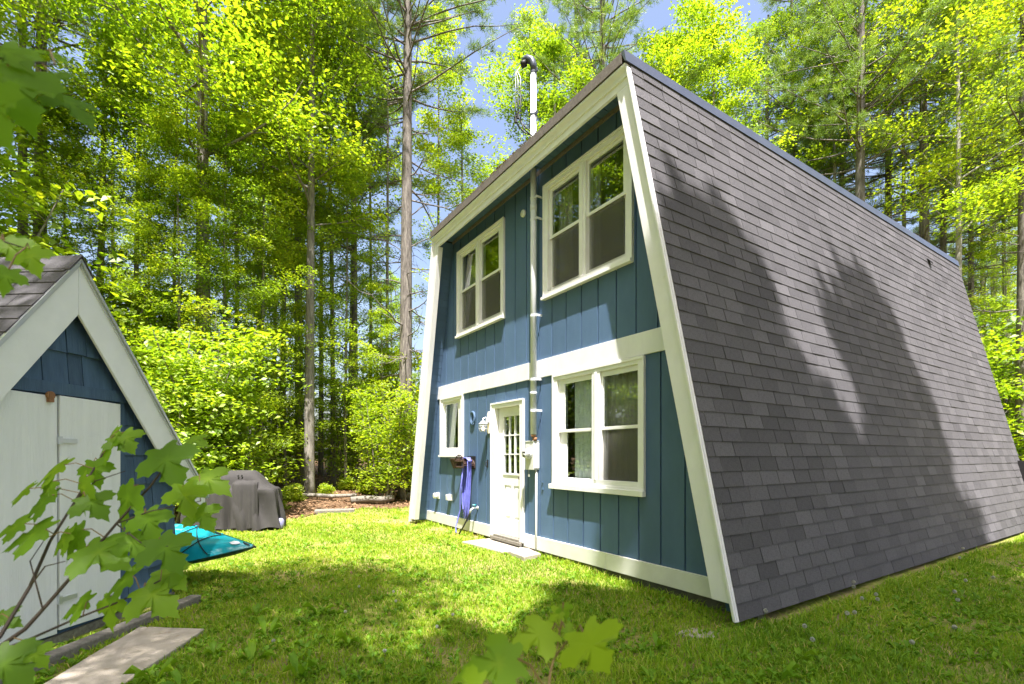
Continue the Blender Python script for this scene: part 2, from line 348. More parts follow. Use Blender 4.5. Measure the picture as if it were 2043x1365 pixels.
def window(key, glass, frame_out, meets, casing, lip, sillout=None, label=None, curtains=()):
    """glass: list of (x0,x1,z0,z1); frame_out: outer rect"""
    X0, X1, Z0, Z1 = frame_out
    w = MB(); P = -.032
    # casing built of four pieces butted end to end
    w.box(X0, X0+casing, P, .10, Z0, Z1); w.box(X1-casing, X1, P, .10, Z0, Z1)
    w.box(X0+casing, X1-casing, P, .10, Z1-casing*.85, Z1); w.box(X0+casing, X1-casing, P, .10, Z0, Z0+casing)
    w.box(X0-.004, X1+.004, P-.014, P, Z0-.004, Z0+.030); w.box(X0-.004, X1+.004, P-.014, P, Z1-.030, Z1+.004)
    w.box(X0-.004, X0+.022, P-.014, P, Z0+.03, Z1-.03); w.box(X1-.022, X1+.004, P-.014, P, Z0+.03, Z1-.03)
    if lip: w.box(X0-.01, X1+.01, P-.045, P-.014, Z0-.004, Z0+.034)
    if sillout: w.box(*sillout)
    ix0, ix1, iz0, iz1 = X0+casing, X1-casing, Z0+casing, Z1-casing*.85
    if len(glass) > 1:
        a, c = glass[0][1]+.028, glass[1][0]-.028
        w.box(a, c, P, .10, iz0, iz1); w.box((a+c)/2-.018, (a+c)/2+.018, P-.012, P, iz0, iz1)
    wf = w.build('window', M['vinyl'], house, bevel=.003)
    if label: wf['label'] = label
    for i, (x0, x1, z0, z1) in enumerate(glass):
        bx0 = ix0 if i == 0 else glass[0][1]+.028+(glass[1][0]-glass[0][1]-.056); bx1 = ix1 if i == len(glass)-1 else glass[0][1]+.028
        if i == 1: bx0 = glass[1][0]-.028
        def sash(a0, a1, c0, c1, g, y0, y1, nm='sash'):
            s = MB(); gx0, gx1, gz0, gz1 = g
            s.box(a0, gx0, y0, y1, c0, c1); s.box(gx1, a1, y0, y1, c0, c1); s.box(gx0, gx1, y0, y1, c0, gz0); s.box(gx0, gx1, y0, y1, gz1, c1)
            return s.build(nm, M['vinyl'], wf, bevel=.002)
        def pane(g, y, nm='pane', mat=None):
            s = MB(); s.box(g[0]-.004, g[1]+.004, y, y+.004, g[2]-.004, g[3]+.004); return s.build(nm, mat or M['glass'], wf)
        if meets:
            mz = meets
            sash(bx0+.001, bx1-.001, mz-.02, iz1-.001, (x0, x1, mz+.018, z1), 0.0, .028)
            sash(bx0+.001, bx1-.001, iz0+.001, mz+.018, (x0+.006, x1-.006, z0, mz-.024), .032, .058)
            pane((x0, x1, mz+.018, z1), .012); pane((x0+.006, x1-.006, z0, mz-.024), .044)
            if lip or i == 1:
                s = MB(); s.box(x0, x1, .010, .0115, z0-.01, mz-.02); s.build('insect_screen', M['screen'], wf)
        else:
            sash(bx0+.001, bx1-.001, iz0+.001, iz1-.001, (x0, x1, z0, z1), 0.0, .03); pane((x0, x1, z0, z1), .012)
    for c in curtains: curtain(wf, *c)
    return wf
cu, cd2 = M['curtain'], M['curtaindark']
gU = lambda d: [(.64+d, 1.211+d, 3.725, 5.03), (1.391+d, 1.974+d, 3.725, 5.03)]
window('UR', gU(0), (.49, 2.14, 3.565, 5.155), 4.405, .095, True, label='upper right double window with pale trim below the soffit',
       curtains=[(.55, .86, 3.62, 5.1, .20, cd2), (1.85, 2.1, 3.62, 5.1, .20, cd2), (1.18, 1.40, 3.62, 5.1, .2, cd2)])
window('UL', [(-2.045, -1.50, 3.725, 5.03), (-1.315, -.755, 3.725, 5.03)], (-2.175, -.55, 3.565, 5.155), 4.405, .085, True,
       label='upper left double window beside the thin grey conduit', curtains=[(-2.13, -1.72, 3.62, 5.1, .20, cd2), (-.85, -.6, 3.62, 5.1, .2, cd2)])
window('LR', [(.915, 1.45, 1.10, 2.352), (1.645, 2.20, 1.10, 2.352)], (.70, 2.31, 1.02, 2.49), 1.73, .09, False, (.675, 2.335, -.085, -.03, .958, 1.02),
       label='lower right double window with projecting sill and curtains', curtains=[(1.02, 1.44, 1.0, 2.45, .11, cu, .018, .075), (1.50, 2.26, 1.0, 2.45, .12, cd2), (.75, .82, 1.0, 2.45, .12, cu)])
window('LL', [(-2.775, -2.20, 1.55, 2.385)], (-2.91, -1.955, 1.375, 2.52), None, .10, True, label='small casement window left of the door',
       curtains=[(-2.86, -2.55, 1.42, 2.47, .14, cu)])
# white bands and base boards
def tr(name, x0, x1, z0, z1, y0=-.028, mat='white', slant=None):
    m = MB(); p = rect(x0, x1, z0, z1)
    if slant == 'R': p = clip(p, 1, SL, 3.55)
    if slant == 'L': p = clip(p, -1, .227, 3.655)
    m.prism(p, y0, -.0025); return m.build(name, M[mat], house, bevel=.003)
tr('band_board', -3.08, -1.335, 2.52, 2.765, slant='L'); tr('band_board', -1.331, .125, 2.51, 2.755); tr('band_board', .129, 3.2, 2.50, 2.75, slant='R')
tr('base_board', -3.637, -.953, .062, .255, -.032, 'whiteknot'); tr('base_board', .002, 1.72, .06, .25, -.032, 'whiteknot'); tr('base_board', 1.724, 3.5, .058, .25, -.032, 'whiteknot', 'R')
m = MB(); m.box(-3.58, 3.55, .03, .12, -.25, .058); m.build('foundation', M['foundation'], house)
# door
m = MB()
m.box(-.943, -.835, -.034, .11, .105, 2.245); m.box(-.108, -.004, -.034, .11, .105, 2.245); m.box(-.835, -.108, -.034, .11, 2.165, 2.245)
m.box(-.951, -.925, -.046, -.034, .105, 2.253); m.box(-.022, .002, -.046, -.034, .105, 2.253); m.box(-.925, -.022, -.046, -.034, 2.225, 2.253)
m.build('door_frame', M['vinyl'], house, bevel=.003)
m = MB(); m.box(-.90, -.04, -.075, .12, .055, .10); m.box(-.835, -.108, -.05, .11, .101, .135); m.build('threshold', M['oldwood'], house)
gx0, gx1, gz0, gz1 = -.668, -.20, 1.125, 2.02
m = MB(); y0, y1 = .05, .09
m.box(-.832, gx0, y0, y1, .14, 2.16); m.box(gx1, -.111, y0, y1, .14, 2.16); m.box(gx0, gx1, y0, y1, gz1, 2.16)
pr = [(-.70, -.47, .40, .93), (-.385, -.165, .40, .93)]
for q in subtract([rect(gx0, gx1, .14, gz0)], (-.705, -.165, .40, .93)): m.prism(q, y0, y1)
m.box(-.47, -.395, y0, y1, .40, .93); m.box(gx0, gx1, y0+.014, y1, .40, .93)
door = m.build('door', M['vinyl'], house)
for x0, x1 in ((-.655, -.475), (-.39, -.21)):
    m = MB(); m.box(x0+.028, x1-.028, y0+.002, y0+.014, .44, .89); m.build('raised_panel', M['vinyl'], door, bevel=.006)
xs = [gx0+(gx1-gx0)*i/3 for i in range(4)]; zs = [gz0+(gz1-gz0)*i/3 for i in range(4)]
for x in xs[1:-1]:
    m = MB(); m.box(x-.010, x+.010, y0-.006, y0+.03, gz0, gz1); m.build('muntin', M['vinyl'], door)
for z in zs[1:-1]:
    m = MB(); m.box(gx0, gx1, y0-.004, y0+.028, z-.010, z+.010); m.build('muntin', M['vinyl'], door)
m = MB(); m.box(gx0-.025, gx1+.025, y0-.010, y0, gz0-.03, gz0); m.box(gx0-.025, gx1+.025, y0-.010, y0, gz1, gz1+.025); m.box(gx0-.025, gx0, y0-.010, y0, gz0, gz1); m.box(gx1, gx1+.025, y0-.010, y0, gz0, gz1); m.build('glazing_bead', M['vinyl'], door)
for i in range(3):
    for j in range(3):
        m = MB(); m.box(xs[i]+.002, xs[i+1]-.002, y0+.012, y0+.016, zs[j]+.002, zs[j+1]-.002); m.build('pane', M['glass'], door)
m = MB(); m.lathe([(.026, 0), (.026, .006), (.011, .008), (.011, .03), (.026, .036), (.029, .05), (.022, .062), (.0, .064)], 14, (-.15, y0, 1.06), 'y'); m.build('door_knob', M['brown'], door, True)
# roof: deck slabs
m = MB()
def slopeR(z): return RB-SL*z
def slopeL(z): return LB+SL*z
T = .07
m.prism([(slopeR(.05)-.012, .05), (slopeR(TOP)-.012, TOP-.02), (slopeR(TOP)-.012-T, TOP-.02), (slopeR(.05)-.012-T, .05)], F0+.10, LEN-.02)
m.prism([(slopeL(.05), .05), (slopeL(.05)+T, .05), (slopeL(TOP)+T, TOP-.06), (slopeL(TOP), TOP-.06)], F0+.03, LEN-.02)
m.box(slopeL(TOP)+T+.003, slopeR(TOP)-T-.016, F0+.03, LEN-.02, 5.52, 5.54)
m.box(-3.55, 3.5, LEN-.2, LEN-.1, .06, 1.3)
roof = m.build('roof', M['roofdeck'], house)
m = MB(); m.prism([(-3.6, .06), (3.5, .06), (2.3, 5.5), (-2.4, 5.5)], LEN-.35, LEN-.22); m.build('rear_wall', M['blue'], house)
# shingle tabs on the steep right side
sdir = np.array([-SL, 0, 1]); sdir = sdir/np.linalg.norm(sdir); nrm = np.array([sdir[2], 0, -sdir[0]])
org = np.array([slopeR(.035), 0, .035]); EXPO = .1395; rows = int((TOP-.10-.035)/sdir[2]/EXPO)+1
tabs = []; TW = .305
for r in range(rows):
    off = (r % 2)*TW/2+random.uniform(-.03, .03)+(r % 3)*.04
    y = F0+.006; first = True; e = y+((off) % TW)+.05
    while y < LEN-.004:
        w = min(e, LEN)-y
        if w > .03: tabs.append((r, y, w))
        y = e; e = y+TW*random.choice([1, 1, 1, 1, 1.0, 1.02, .98])
def tabverts(w, h, tint, lift=0.0, skew=0.0):
    # local frame: (a along y', s up slope, n outward)
    g = .0025
    a0, a1 = g, w-g; s0, s1 = 0, h+.010
    if skew: pass
    P = [(a0, s0+skew, 0), (a1, s0-skew, 0), (a1, s1, 0), (a0, s1, 0), (a0, s0+skew, .0085+lift), (a1, s0-skew, .0085+lift), (a1, s1, .0015), (a0, s1, .0015)]
    return P
TF = [(0, 1, 2, 3), (4, 7, 6, 5), (0, 4, 5, 1), (1, 5, 6, 2), (2, 6, 7, 3), (3, 7, 4, 0)]
def tabworld(P, r, y, base=0):
    o = org+sdir*(r*EXPO)
    return [tuple(o+sdir*s+nrm*(n+.0)+np.array([0, y+a, 0])) for a, s, n in P]
def tabdist(t):
    o = org+sdir*(t[0]*EXPO); lx, ly, lz = o[0], t[1]+t[2]/2, o[2]
    wx = HP[0]+lx*HX[0]+ly*HY[0]; wy = HP[1]+lx*HX[1]+ly*HY[1]
    d = wx*wx+wy*wy+(lz-CAMH)**2
    full = 1 if t[2] > .2 else 3
    return d*full
order = sorted(range(len(tabs)), key=lambda i: tabdist(tabs[i])); near = set(order[:298])
rest = MB(); cache = {}
def tint():
    v = random.gauss(.42, .15)
    if random.random() < .16: v += .32
    return min(1, max(0, v))
mrot = Matrix(((0, sdir[0], nrm[0]), (1, 0, 0), (0, sdir[2], nrm[2]))).to_4x4()
hmin = TOP-.02
for i, (r, y, w) in enumerate(tabs):
    h = EXPO
    zt = org[2]+(r+1)*EXPO*sdir[2]
    if zt > hmin: h = max(.03, (hmin-org[2])/sdir[2]-r*EXPO)
    lift = random.choice([0, 0, 0, .002, .004]); sk = random.uniform(-.0015, .0015)
    if i in near:
        key = (round(w, 2), random.randrange(12), round(h, 3))
        if key not in cache:
            mb = MB(); mb.add(tabverts(key[0], h, 0, lift, sk), TF, tint()); me_o = mb.build('shingle', M['shingle'], roof); cache[key] = me_o.data; o = me_o
        else:
            o = bpy.data.objects.new('shingle', cache[key]); link(o, roof)
        p = org+sdir*(r*EXPO)
        o.matrix_local = Matrix.Translation((p[0], y, p[2])) @ mrot
    else:
        rest.add(tabworld(tabverts(w, h, 0, lift, sk), r, y), TF, tint())
tag(rest.build('shingle_field', M['shingle'], roof), kind='stuff')
# lifted shingle corner near the far ridge
m = MB(); m.add([(0, 0, 0), (.16, 0, 0), (.16, .10, .0), (0, .10, 0), (.02, -.02, .06), (.15, -.01, .03)], [(0, 1, 2, 3), (3, 2, 5, 4)]); o = m.build('lifted_shingle', M['roofdeck'], roof)
pp = org+sdir*(5.02/sdir[2]); o.matrix_local = Matrix.Translation((pp[0]+.012, 7.55, pp[2])) @ mrot
# metal ridge flashing and weathered front edge
m = MB(); xr = slopeR(TOP)
m.prism([(xr-.02, TOP+.012), (xr+.018, TOP+.012), (xr+.045, TOP-.115), (xr+.030, TOP-.115), (xr-.02, TOP-.01)], F0-.07, LEN+.03, .5); m.box(xr-.30, xr-.0202, F0-.07, LEN+.03, TOP, TOP+.011)
m.build('ridge_flashing', M['flash'], roof)
m = MB(); zc = lambda x: TOP
m.prof([(F0-.075, TOP+.004), (F0-.07, 5.455), (F0-.055, 5.455), (F0-.05, TOP-.05), (.4, TOP-.03), (.4, TOP)], slopeL(TOP)-.03, xr-.022); m.build('front_roof_edge', M['rooftrim'], roof)
# debris of dry needles along the front roof edge
m = MB()
for i in range(1800):
    x = random.triangular(-2.3, 1.2, .1); y = F0-.07+abs(random.gauss(0, .05)); z = TOP+.005+random.random()*.022*max(0, 1-abs(x-.1)/1.1)
    a = random.uniform(0, 6.3); l = random.uniform(.015, .035); dx, dy = math.cos(a)*l, math.sin(a)*l
    m.add([(x, y, z), (x+dx, y+dy, z+random.uniform(-.01, .015)), (x+dx*.5-dy*.25, y+dy*.5+dx*.25, z+.01)], [(0, 1, 2)], random.random())
tag(m.build('dry_needles', M['dead'], roof), kind='stuff')
# fascia with crown moulding
m = MB(); f = F0
m.prof([(f-.055, 5.447), (f-.055, 5.425), (f-.045, 5.41), (f-.022, 5.385), (f-.012, 5.36), (f-.012, 5.35), (f-.020, 5.345), (f-.020, 5.335), (f, 5.330), (f, 5.255), (f+.035, 5.255), (f+.035, 5.447)], slopeL(5.4), slopeR(5.4)-.02)
m.build('fascia_board', M['white'], house, bevel=.003)
def rake(side):
    m = MB()
    def sl(z, d): return (slopeR(z)-d) if side > 0 else (slopeL(z)+d)
    def slab(d0, d1, z0, z1, y0, y1, cutz=None):
        p = [(sl(z0, d0), z0), (sl(z1, d0), z1), (sl(z1, d1), z1), (sl(z0, d1), z0)]
        m.prism(p, y0, y1)
    zb = .16 if side > 0 else .09
    slab(.048, .225, zb, 5.254, f, f+.10)
    slab(.0, .047, .03, 5.40, f-.020, f+.10)
    slab(.004, .028, .03, 5.42, f-.040, f-.0205)
    m.build('rake_board', M['white'], house, bevel=.004)
rake(1); rake(-1)
# soffit boards, cornice strip, boards lining the overhang
x = -2.42
while x < 2.33:
    m = MB(); m.box(x+.004, x+.146, f+.045, .012, 5.44, 5.462, random.random()); m.build('soffit_board', M['blue'], house); x += .15
m = MB(); m.box(-2.45, 2.36, f+.04, .012, 5.463, 5.48); m.build('soffit_backing', M['bluedark'], house)
m = MB(); m.prof([(-.0025, 5.39), (-.02, 5.40), (-.028, 5.438), (-.0025, 5.438)], -2.40, 2.33); m.build('cornice_strip', M['rooftrim'], house)
z = .07
while z < 5.40:
    z1 = min(z+.127, 5.42)
    m = MB(); a0, a1 = -3.625+SL*z, -3.625+SL*z1
    m.prism([(a0+.0035, z+.005), (a1+.001, z1), (a1-.02, z1), (a0-.02, z+.005)], f+.104, .011, random.random()); m.build('lap_board', M['blue'], house); z += .127
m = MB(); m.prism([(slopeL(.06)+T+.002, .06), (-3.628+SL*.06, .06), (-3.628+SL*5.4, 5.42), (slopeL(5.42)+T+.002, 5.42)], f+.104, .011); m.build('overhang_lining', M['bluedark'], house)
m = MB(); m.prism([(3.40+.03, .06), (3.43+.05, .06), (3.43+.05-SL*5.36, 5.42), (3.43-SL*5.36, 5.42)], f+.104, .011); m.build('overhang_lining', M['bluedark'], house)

def put(o): o.location = house.location; o.rotation_euler = house.rotation_euler; return o
# ---------------------------------------------------------------- electric service on the facade
sv = put(empty('electric_service')); tag(sv, 'grey electric mast, pipe and meter box fixed up the middle of the blue facade', 'electric meter')
px, py = .342, -.095
m = MB(); m.tube([(px, py, 1.70), (px, py, 6.86)], .043, 18); m.build('conduit', M['galv'], sv, True)
for a_, c_ in ((4.86, 4.95), (2.26, 2.30)):
    m = MB(); m.tube([(px, py, a_), (px, py, c_)], .048, 18); m.build('coupling', M['galv'], sv, True)
for z in (5.02, 4.72, 3.36, 2.46, 2.02):
    m = MB(); m.tube([(px, py, z), (px, py, z+.03)], .0475, 18); m.box(px+.04, px+.085, py-.003, py+.003, z-.004, z+.034); m.box(px+.078, px+.085, py, -.003, z, z+.03); m.lathe([(.008, 0), (.008, .012)], 8, (px+.065, py-.004, z+.015), 'y')
    m.build('pipe_strap', M['galv'], sv)
for z in (6.80, 6.20):
    m = MB(); m.tube([(px, py, z), (px, py, z+.025)], .048, 18); m.box(px+.04, px+.09, py-.01, py+.01, z-.01, z+.03); m.build('mast_clamp', M['flash'], sv)
# weatherhead
m = MB(); pts = [(px, py, 6.83), (px, py, 6.92), (px-.02, py-.02, 6.99), (px-.07, py-.06, 7.03), (px-.12, py-.10, 7.01)]
m.tube(pts, [.044, .048, .054, .056, .042], 16); m.build('weatherhead', M['flash'], sv, True)
m = MB(); m.tube([(px-.075, py-.07, 6.975), (px-.135, py-.115, 6.965)], [.044, .05], 14); m.build('weatherhead_opening', M['black'], sv, True)
def wire(p, r=.007, mat='black'):
    m = MB(); m.tube(p, r, 6); m.build('wire', M[mat], sv, True)
def arc(a, b, sag, n=10):
    return [(a[0]+(b[0]-a[0])*i/n, a[1]+(b[1]-a[1])*i/n, a[2]+(b[2]-a[2])*i/n+sag*4*(i/n)*(1-i/n)) for i in range(n+1)]
hd = (px-.12, py-.11, 6.96)
tops = [(-.235, 6.10), (-.165, 6.12), (-.09, 6.0)]
for k, (dx, zz) in enumerate(tops):
    e = (px+dx*.9, py-.16, zz+.12)
    wire([hd, (px-.16+dx*.3, py-.15, 6.90), (px+dx*.85, py-.17, 6.72), (px+dx*.9, py-.165, 6.5)], .006, 'galv'); wire([(px+dx*.9, py-.165, 6.5), e], .008)
    if k < 2:
        m = MB(); m.tube([(e[0], e[1], e[2]+.05), (e[0], e[1], e[2]-.05)], [.017, .02], 8); m.tube([(e[0]-.025, e[1], e[2]+.03), (e[0]+.03, e[1], e[2]+.03)], .010, 6); m.build('splice', M['black'], sv)
    wire([(e[0], e[1], e[2]), (e[0]+.03, e[1]+.03, e[2]-.12), (e[0]+.10, e[1]+.10, e[2]-.22), (px, py+.07, 5.95), (px+.12, py+.06, 6.02), (px+.26, py+.15, 5.98), (px+.36, py+.35, 5.80), (px+.42, py+.6, 5.60)], .009)
# meter box
bx0, bx1, bz0, bz1 = .150, .353, 1.20, 1.60
m = MB(); m.box(bx0, bx1, -.105, -.004, bz0, bz1); m.box(bx0-.004, bx1+.004, -.112, -.004, bz1, bz1+.012); m.box(bx1, bx1+.008, -.10, -.004, bz0+.02, bz1-.02); m.build('meter_box', M['meterbox'], sv, bevel=.006)
m = MB(); m.lathe([(.078, 0), (.078, .022), (.068, .024), (.068, .028)], 24, ((bx0+bx1)/2, -.106, 1.43), 'y'); m.build('meter_ring', M['galv'], sv, True)
m = MB(); m.lathe([(.064, .028), (.064, .075), (.056, .09), (.0, .092)], 24, ((bx0+bx1)/2, -.106, 1.43), 'y'); m.build('meter_cover', M['dial'], sv, True)
m = MB(); m.box((bx0+bx1)/2-.035, (bx0+bx1)/2+.035, -.2, -.196, 1.44, 1.462); m.lathe([(.02, 0), (.02, .004)], 12, ((bx0+bx1)/2, -.196, 1.40), 'y'); m.build('meter_dial', M['black'], sv)
m = MB(); m.tube([(px, py, 1.70), (px, py, 1.66)], [.04, .03], 14); m.tube([(px-.0, py+.02, 1.66), (px-.0, py+.02, 1.61)], .034, 14); m.build('pipe_fitting', M['rust'], sv, True)
m = MB(); m.tube([(.325, -.035, 1.20), (.325, -.035, .40), (.318, -.035, -.02)], .015, 12); m.build('lower_conduit', M['meterbox'], sv, True)
m = MB(); m.box(.20, .235, -.09, -.085, 1.10, 1.135); m.tube([(.217, -.088, 1.2), (.217, -.088, 1.13)], .002, 5); m.build('meter_seal', M['dial'], sv)
m = MB(); m.box(.43, .46, -.02, -.002, .92, .95); m.box(.43, .455, -.02, -.002, 1.02, 1.04); m.build('ground_clip', M['blue'], sv)

# ---------------------------------------------------------------- fixtures on the facade
ln = put(empty('wall_lantern')); tag(ln, 'glass jar wall lantern on white back plate beside the door, lit', 'wall lamp')
lx, ly, lz = -1.035, -.13, 1.86
m = MB(); c = -1.035; m.prism([(c-.06, 1.80), (c-.035, 1.765), (c+.035, 1.765), (c+.06, 1.80), (c+.06, 2.09), (c+.035, 2.13), (c-.035, 2.13), (c-.06, 2.09)], -.022, -.002); m.build('back_plate', M['vinyl'], ln, bevel=.005)
m = MB(); m.tube([(c, -.02, 1.99), (c, -.08, 2.03), (c, -.13, 2.01), (c, -.13, 1.965)], .012, 8); m.lathe([(.03, 0), (.034, .03), (.05, .04)], 12, (c, -.022, 1.96), 'y'); m.build('arm', M['galv'], ln, True)
m = MB(); m.lathe([(.075, 0), (.072, .012), (.045, .03), (.03, .055), (.0, .06)], 16, (lx, ly, 1.915)); m.build('lantern_cap', M['galv'], ln, True)
m = MB(); m.lathe([(.03, -.10), (.056, -.09), (.062, -.04), (.060, .0), (.052, .02)], 16, (lx, ly, 1.89)); m.build('glass_jar', M['clear'], ln, True)
m = MB()
for k in range(6):
    a = k*math.pi/3; m.tube([(lx+.066*math.cos(a), ly+.066*math.sin(a), 1.92), (lx+.069*math.cos(a), ly+.069*math.sin(a), 1.84), (lx+.04*math.cos(a), ly+.04*math.sin(a), 1.785)], .0028, 5)
for z in (1.89, 1.84): m.tube([(lx+.069*math.cos(i*math.pi/8), ly+.069*math.sin(i*math.pi/8), z) for i in range(17)], .0028, 5, False)
m.build('wire_cage', M['galv'], ln)
bm_, bnt, bo = newmat('lamp_glow'); e = bnt.nodes.new('ShaderNodeEmission'); e.inputs[0].default_value = (1, .62, .28, 1); e.inputs[1].default_value = 2.6; bnt.links.new(e.outputs[0], bo.inputs[0])
m = MB(); m.lathe([(.0, -.03), (.018, -.02), (.024, 0), (.018, .02), (.012, .04), (.0, .045)], 12, (lx, ly, 1.84)); m.build('bulb', bm_, ln, True)

m = MB(); c = (-1.60, 2.06)
for rx, rz, rr in ((.075, .105, .020), (.048, .078, .010)):
    m.tube([(c[0]+rx*math.cos(i*math.pi/14), -.02, c[1]+rz*math.sin(i*math.pi/14)) for i in range(29)], rr, 8, False)
m.tube([(c[0]-.05, -.022, c[1]-.10), (c[0], -.025, c[1]-.125), (c[0]+.06, -.022, c[1]-.10)], .014, 8)
o = put(m.build('oval_ornament', M['blue'], None, True)); tag(o, 'blue painted oval ring ornament on siding between small window and lantern', 'wall ornament')
m = MB(); m.box(-1.125, -1.075, -.012, -.002, 1.20, 1.33); m.tube([(-1.10, -.012, 1.30), (-1.10, -.04, 1.29), (-1.10, -.05, 1.25), (-1.10, -.03, 1.215)], .007, 6)
o = put(m.build('wall_hook', M['black'])); tag(o, 'small dark metal hook on the blue siding under the lantern', 'hook')
m = MB(); m.lathe([(.055, 0), (.055, .02), (.05, .03), (.0, .034)], 18, (-.03, -.003, 5.0), 'y'); o = put(m.build('round_wall_cap', M['vinyl'], None, True)); tag(o, 'round white cap high on siding beside the conduit under the soffit', 'wall cap')
for i, (x, z) in enumerate(((-3.07, .595), (-2.50, .60))):
    v = put(empty('dryer_vent')); tag(v, ['white plastic pipe vent nearest the house corner above base board', 'white box vent with flaps below the small window'][i], 'vent', 'white wall vents')
    m = MB(); m.box(x-.075, x+.075, -.014, -.002, z-.06, z+.06); m.build('flange', M['vinyl'], v, bevel=.003)
    m = MB()
    if i == 0: m.tube([(x, -.014, z), (x, -.10, z)], .055, 16)
    else: m.box(x-.06, x+.06, -.085, -.0145, z-.05, z+.055)
    m.build('hood', M['vinyl'], v, i == 0, bevel=.004 if i else 0)
    m = MB(); m.box(x-.04, x+.04, -.09, -.086, z-.04, z+.03) if i else m.lathe([(.04, 0), (.04, .003)], 14, (x, -.101, z), 'y'); m.build('opening', M['meterbox'], v)
# hose hanger, hose, tap
hh = put(empty('hose_hanger')); tag(hh, 'brown bronze arched hose hanger on the siding below the small window', 'hose hanger')
hx = -1.66; HZ = 1.20
def archpts(r, z0, y, n=12, cx=0): return [(cx+r*math.cos(math.pi*i/n), y, z0+r*.75*math.sin(math.pi*i/n)) for i in range(n+1)]
m = MB()
for y in (-.02, -.24):
    m.tube([(hx-.13, y, HZ)]+archpts(.13, HZ+.03, y, 12, hx)[::-1]+[(hx+.13, y, HZ)], .011, 8)
for p in archpts(.13, HZ+.03, 0, 8, hx): m.tube([(p[0], -.02, p[2]), (p[0], -.24, p[2])], .006, 6)
m.tube([(hx-.14, -.24, HZ), (hx+.14, -.24, HZ)], .013, 8); m.tube([(hx-.14, -.02, HZ), (hx+.14, -.02, HZ)], .013, 8)
m.build('arched_frame', M['brown'], hh)
m = MB(); vs = [(p[0], y, p[2]-.008) for y in (-.012, -.235) for p in archpts(.118, HZ+.03, 0, 12, hx)]; m.add(vs, [(i, i+1, i+14, i+13) for i in range(12)]); m.build('saddle', M['brown'], hh)
m = MB(); m.box(hx-.15, hx+.15, -.012, -.002, HZ-.04, HZ+.19); m.build('mounting_plate', M['black'], hh)
m = MB(); p2 = [(p[0], -.25, p[2]) for p in archpts(.15, HZ+.10, 0, 12, hx)]; m.tube(p2, .010, 6)
for i in range(6): m.tube([(hx-.11+.044*i, -.25, HZ+.10), (hx-.11+.044*i, -.25, HZ+.10+.11*math.sin(math.pi*(i+.7)/6.4))], .007, 5)
m.tube([(hx-.15, -.25, HZ+.10), (hx+.15, -.25, HZ+.10)], .011, 6); m.build('crest', M['brown'], hh)
ws = put(empty('wicker_wall_planter')); tag(ws, 'brown woven half-round wall basket left of the hose hanger', 'basket')
bx = -2.12; m = MB(); n = 12; rings = 5
for k in range(rings+1):
    z = HZ-.03+.125*k/rings*1.0; r = .14+.012*k
    if k < rings+1: m.tube([(bx-r*math.cos(math.pi*i/n), -.004-r*.8*math.sin(math.pi*i/n), z+.012*(i % 2)) for i in range(n+1)], .010, 6)
for i in range(n+1):
    a = math.pi*i/n; m.tube([(bx-.14*math.cos(a), -.004-.112*math.sin(a), HZ-.03), (bx-.205*math.cos(a), -.004-.16*math.sin(a), HZ+.10)], .007, 5)
m.build('woven_side', M['brown'], ws)
m = MB(); m.tube([(bx-.205*math.cos(math.pi*i/n), -.004-.165*math.sin(math.pi*i/n), HZ+.105+.03*math.sin(math.pi*i/n)) for i in range(n+1)], .013, 6); m.build('rim', M['brown'], ws)
m = MB()
for k in range(7):
    r = .10+.010*k; lo = .26+.05*((k*37) % 7)/1.3; xo = hx+.03+.004*((k*5) % 4); y = -.09-.013*k
    pts = []
    for i in range(25):
        t = i/24
        if t < .22: a = t/.22; pts.append((xo+.10+.004*k-.01*a, y, HZ+.10-.25*a))
        elif t < .78:
            a = (t-.22)/.56; pts.append((xo+.09-.17*(.5-.5*math.cos(a*math.pi)), y-.02*math.sin(a*math.pi), HZ-.15-(HZ-.15-lo)*(1-abs(2*a-1)**1.5)))
        else: a = (t-.78)/.22; pts.append((xo-.08+.0*a, y, HZ-.15+.29*a))
    top = [(xo-.08, y, HZ+.14), (xo-.03, y, HZ+.155), (xo+.06, y, HZ+.16), (xo+.12+.01*k, y, HZ+.10)]
    m.tube(pts+top, .0115, 8)
m.tube([(hx+.10, -.22, HZ), (hx+.02, -.24, .8), (hx-.06, -.20, .45), (hx-.12, -.26, .14), (hx-.02, -.3, .06)], .0115, 8)
o = put(m.build('garden_hose', M['hose'], None, True)); tag(o, 'periwinkle blue garden hose looped over the brown hanger', 'hose')
tp = put(empty('garden_tap')); tag(tp, 'brass outdoor tap with blue handle low on the siding by the hose', 'tap')
tx = -1.44; m = MB(); m.tube([(tx, -.003, .50), (tx, -.09, .50), (tx-.01, -.13, .47), (tx-.03, -.145, .42)], [.014, .016, .018, .014], 10); m.lathe([(.03, 0), (.03, .006)], 12, (tx, -.002, .50), 'y'); m.build('spout', M['galv'], tp, True)
m = MB(); m.lathe([(.012, 0), (.012, .03), (.034, .032), (.034, .042), (.0, .044)], 10, (tx, -.075, .515)); m.build('tap_handle', M['kayak'], tp, True)
m = MB(); m.tube([(tx-.03, -.145, .42), (tx-.07, -.16, .33), (tx-.16, -.2, .17), (tx-.22, -.26, .03)], [.016, .013, .013, .013], 8); m.build('hose_tail', M['black'], tp, True)

# ================================================================ THE SHED
SD = Vector((.06, 1, 0)).normalized(); sx, sy = -3.586+.06*3.77, 3.77
shed = empty('garden_shed', (sx, sy, 0), math.atan2(SD.y, SD.x)); tag(shed, 'small blue shingled shed with white double doors and white gable boards', 'shed')
